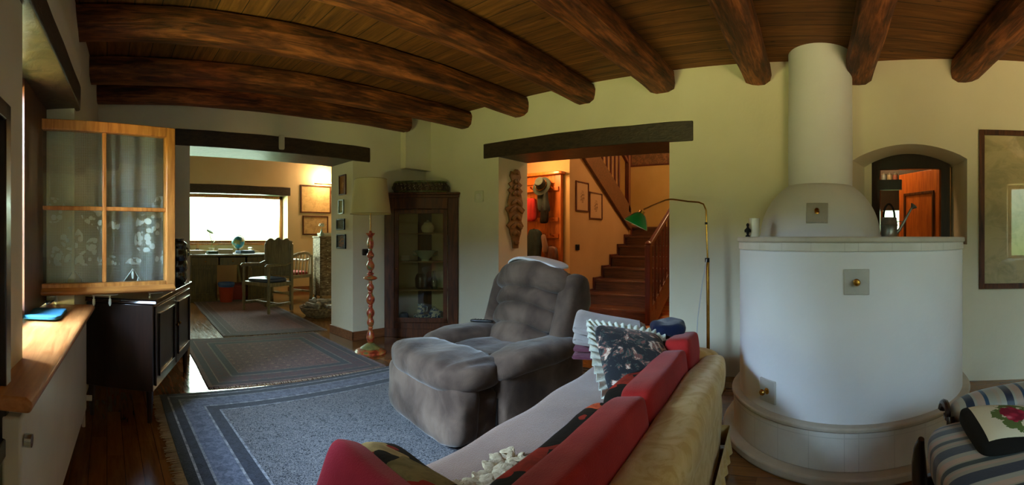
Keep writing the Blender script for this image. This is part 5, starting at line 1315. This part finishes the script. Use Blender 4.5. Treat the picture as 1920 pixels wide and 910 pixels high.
# watering can
wc = on_r(1667, 440, 3.56); wc.z = 1.1585
can = thing('watering_can', 'small grey zinc watering can with arched handle on the stove shelf', 'watering can', tuple(wc), SA - R(90) + R(8))
MB().lathe([(.065, 0), (.068, .004), (.062, .012), (.066, .09), (.070, .095), (.066, .10), (.060, .15), (.058, .155)], n=28).build('body', M_zinc, can)
MB().tube([(-.045, 0, .15)] + [(-.045 * math.cos(a), 0, .15 + .11 * math.sin(a)) for a in [i * math.pi / 10 for i in range(1, 10)]] + [(.045, 0, .15)], .009, 8).build('handle', M_iron, can)
MB().tube([(.055, 0, .03), (.085, 0, .06), (.16, 0, .19), (.185, 0, .235)], [.016, .013, .009, .008], 10).build('spout', M_zinc, can)
MB().lathe([(.008, 0), (.03, .03), (.028, .034), (.002, .036)], (0, 0, 0), 16, Matrix.Translation((.183, 0, .228)) @ Matrix.Rotation(R(40), 4, 'Y')).build('rose', M_zinc, can)
MB().tube([(.06, 0, .12), (.09, 0, .125), (.118, 0, .12)], .004, 6).build('spout_brace', M_zinc, can)
mg = on_r(1414, 438, 3.05); mg.z = 1.1585
mu = thing('white_mug', 'white mug at the left end of the stove shelf', 'mug', tuple(mg))
MB().lathe([(.034, 0), (.037, .006), (.037, .125), (.034, .125), (.034, .01)], n=24).build('body', M_porcelain, mu)
fg = on_r(1402, 438, 3.0); fg.z = 1.1585
fi = thing('iron_figurine', 'little black iron figure standing in front of the white mug', 'figurine', tuple(fg))
MB().lathe([(.016, 0), (.015, .008), (.007, .015), (.013, .04), (.014, .055), (.006, .065), (.010, .075), (.010, .085), (.002, .092)], n=12).build('figure_body', M_iron, fi)
for s in (-1, 1): MB().tube([(0, 0, .06), (0, s * .018, .045), (0, s * .016, .03)], .005, 6).build('figure_arm', M_iron, fi)

# ================================================================== THINGS PILED ON THE FAR END OF THE SOFA
def folded(name, label, cat, loc, rz, w, d, layers, lh, mat, droop=.0, tilt=0):
    """blanket folded over several times: each layer joined to the next by a round fold"""
    m = MB(); prof = []
    for i in range(layers):
        z = lh * (i + .5)
        xs_ = [-d / 2 + d * k / 10 for k in range(11)]
        if i % 2: xs_ = xs_[::-1]
        prof += [(x, z) for x in xs_]
        if i < layers - 1:
            s = 1 if i % 2 == 0 else -1
            prof += [(s * (d / 2 + lh * .5 * math.sin(a)), z + lh * .5 - lh * .5 * math.cos(a)) for a in (R(45), R(90), R(135))]
    def g(u, v):
        f = v * (len(prof) - 1); i = min(int(f), len(prof) - 2); t = f - i
        x = prof[i][0] * (1 - t) + prof[i + 1][0] * t; z = prof[i][1] * (1 - t) + prof[i + 1][1] * t
        y = (u - .5) * w; e = noise.noise_vector(Vector((x * 4, y * 4, z * 9))) * .012
        z -= droop * (abs(y) / (w / 2)) ** 2.5 + tilt * x
        return (x + e.x, y + e.y, z + e.z * .7)
    o = m.grid(g, 14, len(prof) - 1, thick=lh * .78).build(name, mat, ang=80); place(o, loc, rz); return tag(o, label, cat)
p = sM @ Vector((1.97, .66, .525))
folded('folded_blanket', 'folded burgundy blanket under the grey one on the far sofa arm', 'blanket', p + Vector((0, 0, .012)), R(100), .34, .30, 3, .022, M_burgundy, .03)
folded('folded_blanket', 'light grey wool blanket folded thick on top of the burgundy blanket', 'blanket', p + Vector((.0, .0, .095)), R(112), .40, .33, 4, .028, M_greywool, .05, -.18)
# dark floral cushion with a cream lace ruffle
rc_ = thing('ruffled_cushion', 'black floral cushion edged with a cream lace ruffle lying on the sofa seat', 'cushion', tuple(sM @ Vector((1.62, .41, .525))), SR + R(38))
Mq = Matrix.Rotation(R(12), 4, 'X') @ Matrix.Rotation(R(-26), 4, 'Y')
def cush2(q, w):
    w = Vector(w); e = (1 - abs(q.x) ** 3) * (1 - abs(q.y) ** 3); w.z *= .3 + .8 * e; return w
MB().soft((0, 0, .06), (.50, .36, .13), n=7, N=20, fn=cush2, M=Mq).build('cover', M_blackfloral, rc_, ang=80)
def ruf(u, v):
    s = u * 4; k = int(min(s, 3.999)); t_ = s - k
    c4 = [(-.245, -.175), (.245, -.175), (.245, .175), (-.245, .175)]
    a, b = Vector(c4[k]), Vector(c4[(k + 1) % 4]); p_ = a.lerp(b, t_)
    cdir = Vector((p_.x / .25, p_.y / .18)).normalized()
    return (p_.x + cdir.x * v * .05, p_.y + cdir.y * v * .05, .06 + .009 * math.sin(u * 300) * v + .004 * v)
M_ruffle = plain('cream_lace', '#b9c2b6', '#d8dccb', .85, 0, 40, bump=.5)
MB().grid(ruf, 900, 3, M=Mq, thick=.002).build('ruffle', M_ruffle, rc_, ang=80)
# navy beret and a stack of magazines behind
p = sM @ Vector((2.03, .30, .545))
stack('magazine_stack', 'stack of magazines and papers on the far corner of the sofa back', p + Vector((.0, .04, .0)), .30, .24, .05, R(20), M_paper, 'magazines')
stack('leather_book', 'brown red book lying on the magazine stack', p + Vector((.0, .11, .052)), .22, .15, .03, R(35), M_redrail, 'book')
nv = thing('navy_cap', 'crumpled navy blue wool cap on the pile at the far end of the sofa', 'cap', tuple(p + Vector((.0, .05, .086))), R(20))
MB().soft((0, 0, .035), (.22, .19, .085), n=2.8, N=14, fn=lambda q, w: puff(q, w, 14, .02)).build('crown', M_navy, nv, ang=80)
MB().soft((.09, 0, .012), (.12, .13, .02), n=3.2, N=8, fn=lambda q, w: puff(q, w, 12, .01)).build('brim', M_navy, nv, ang=80)
# crocheted cream throw over the sofa, bottom of the picture
def croch(u, v):
    x, y = (u - .5) * .34, (v - .5) * .17 + .015 * math.sin(u * 9)
    return (x + .012 * math.sin(v * 30), y + .012 * math.sin(u * 40), .014 + .012 * abs(math.sin(v * 9 + u * 3)) + .006 * noise.noise((x * 10, y * 10, 0)) + .0015 * math.sin(u * 110) * math.sin(v * 50))
kn = MB().grid(croch, 120, 50, thick=-.010).build('crocheted_throw', plain('crochet_cream', '#b8a584', '#d3c3a2', .95, 0, 60, bump=.6), ang=80)
place(kn, sM @ Vector((.63, .46, .472)), SR + R(-4)); tag(kn, 'crumpled cream crocheted throw on the near end of the sofa seat', 'throw')
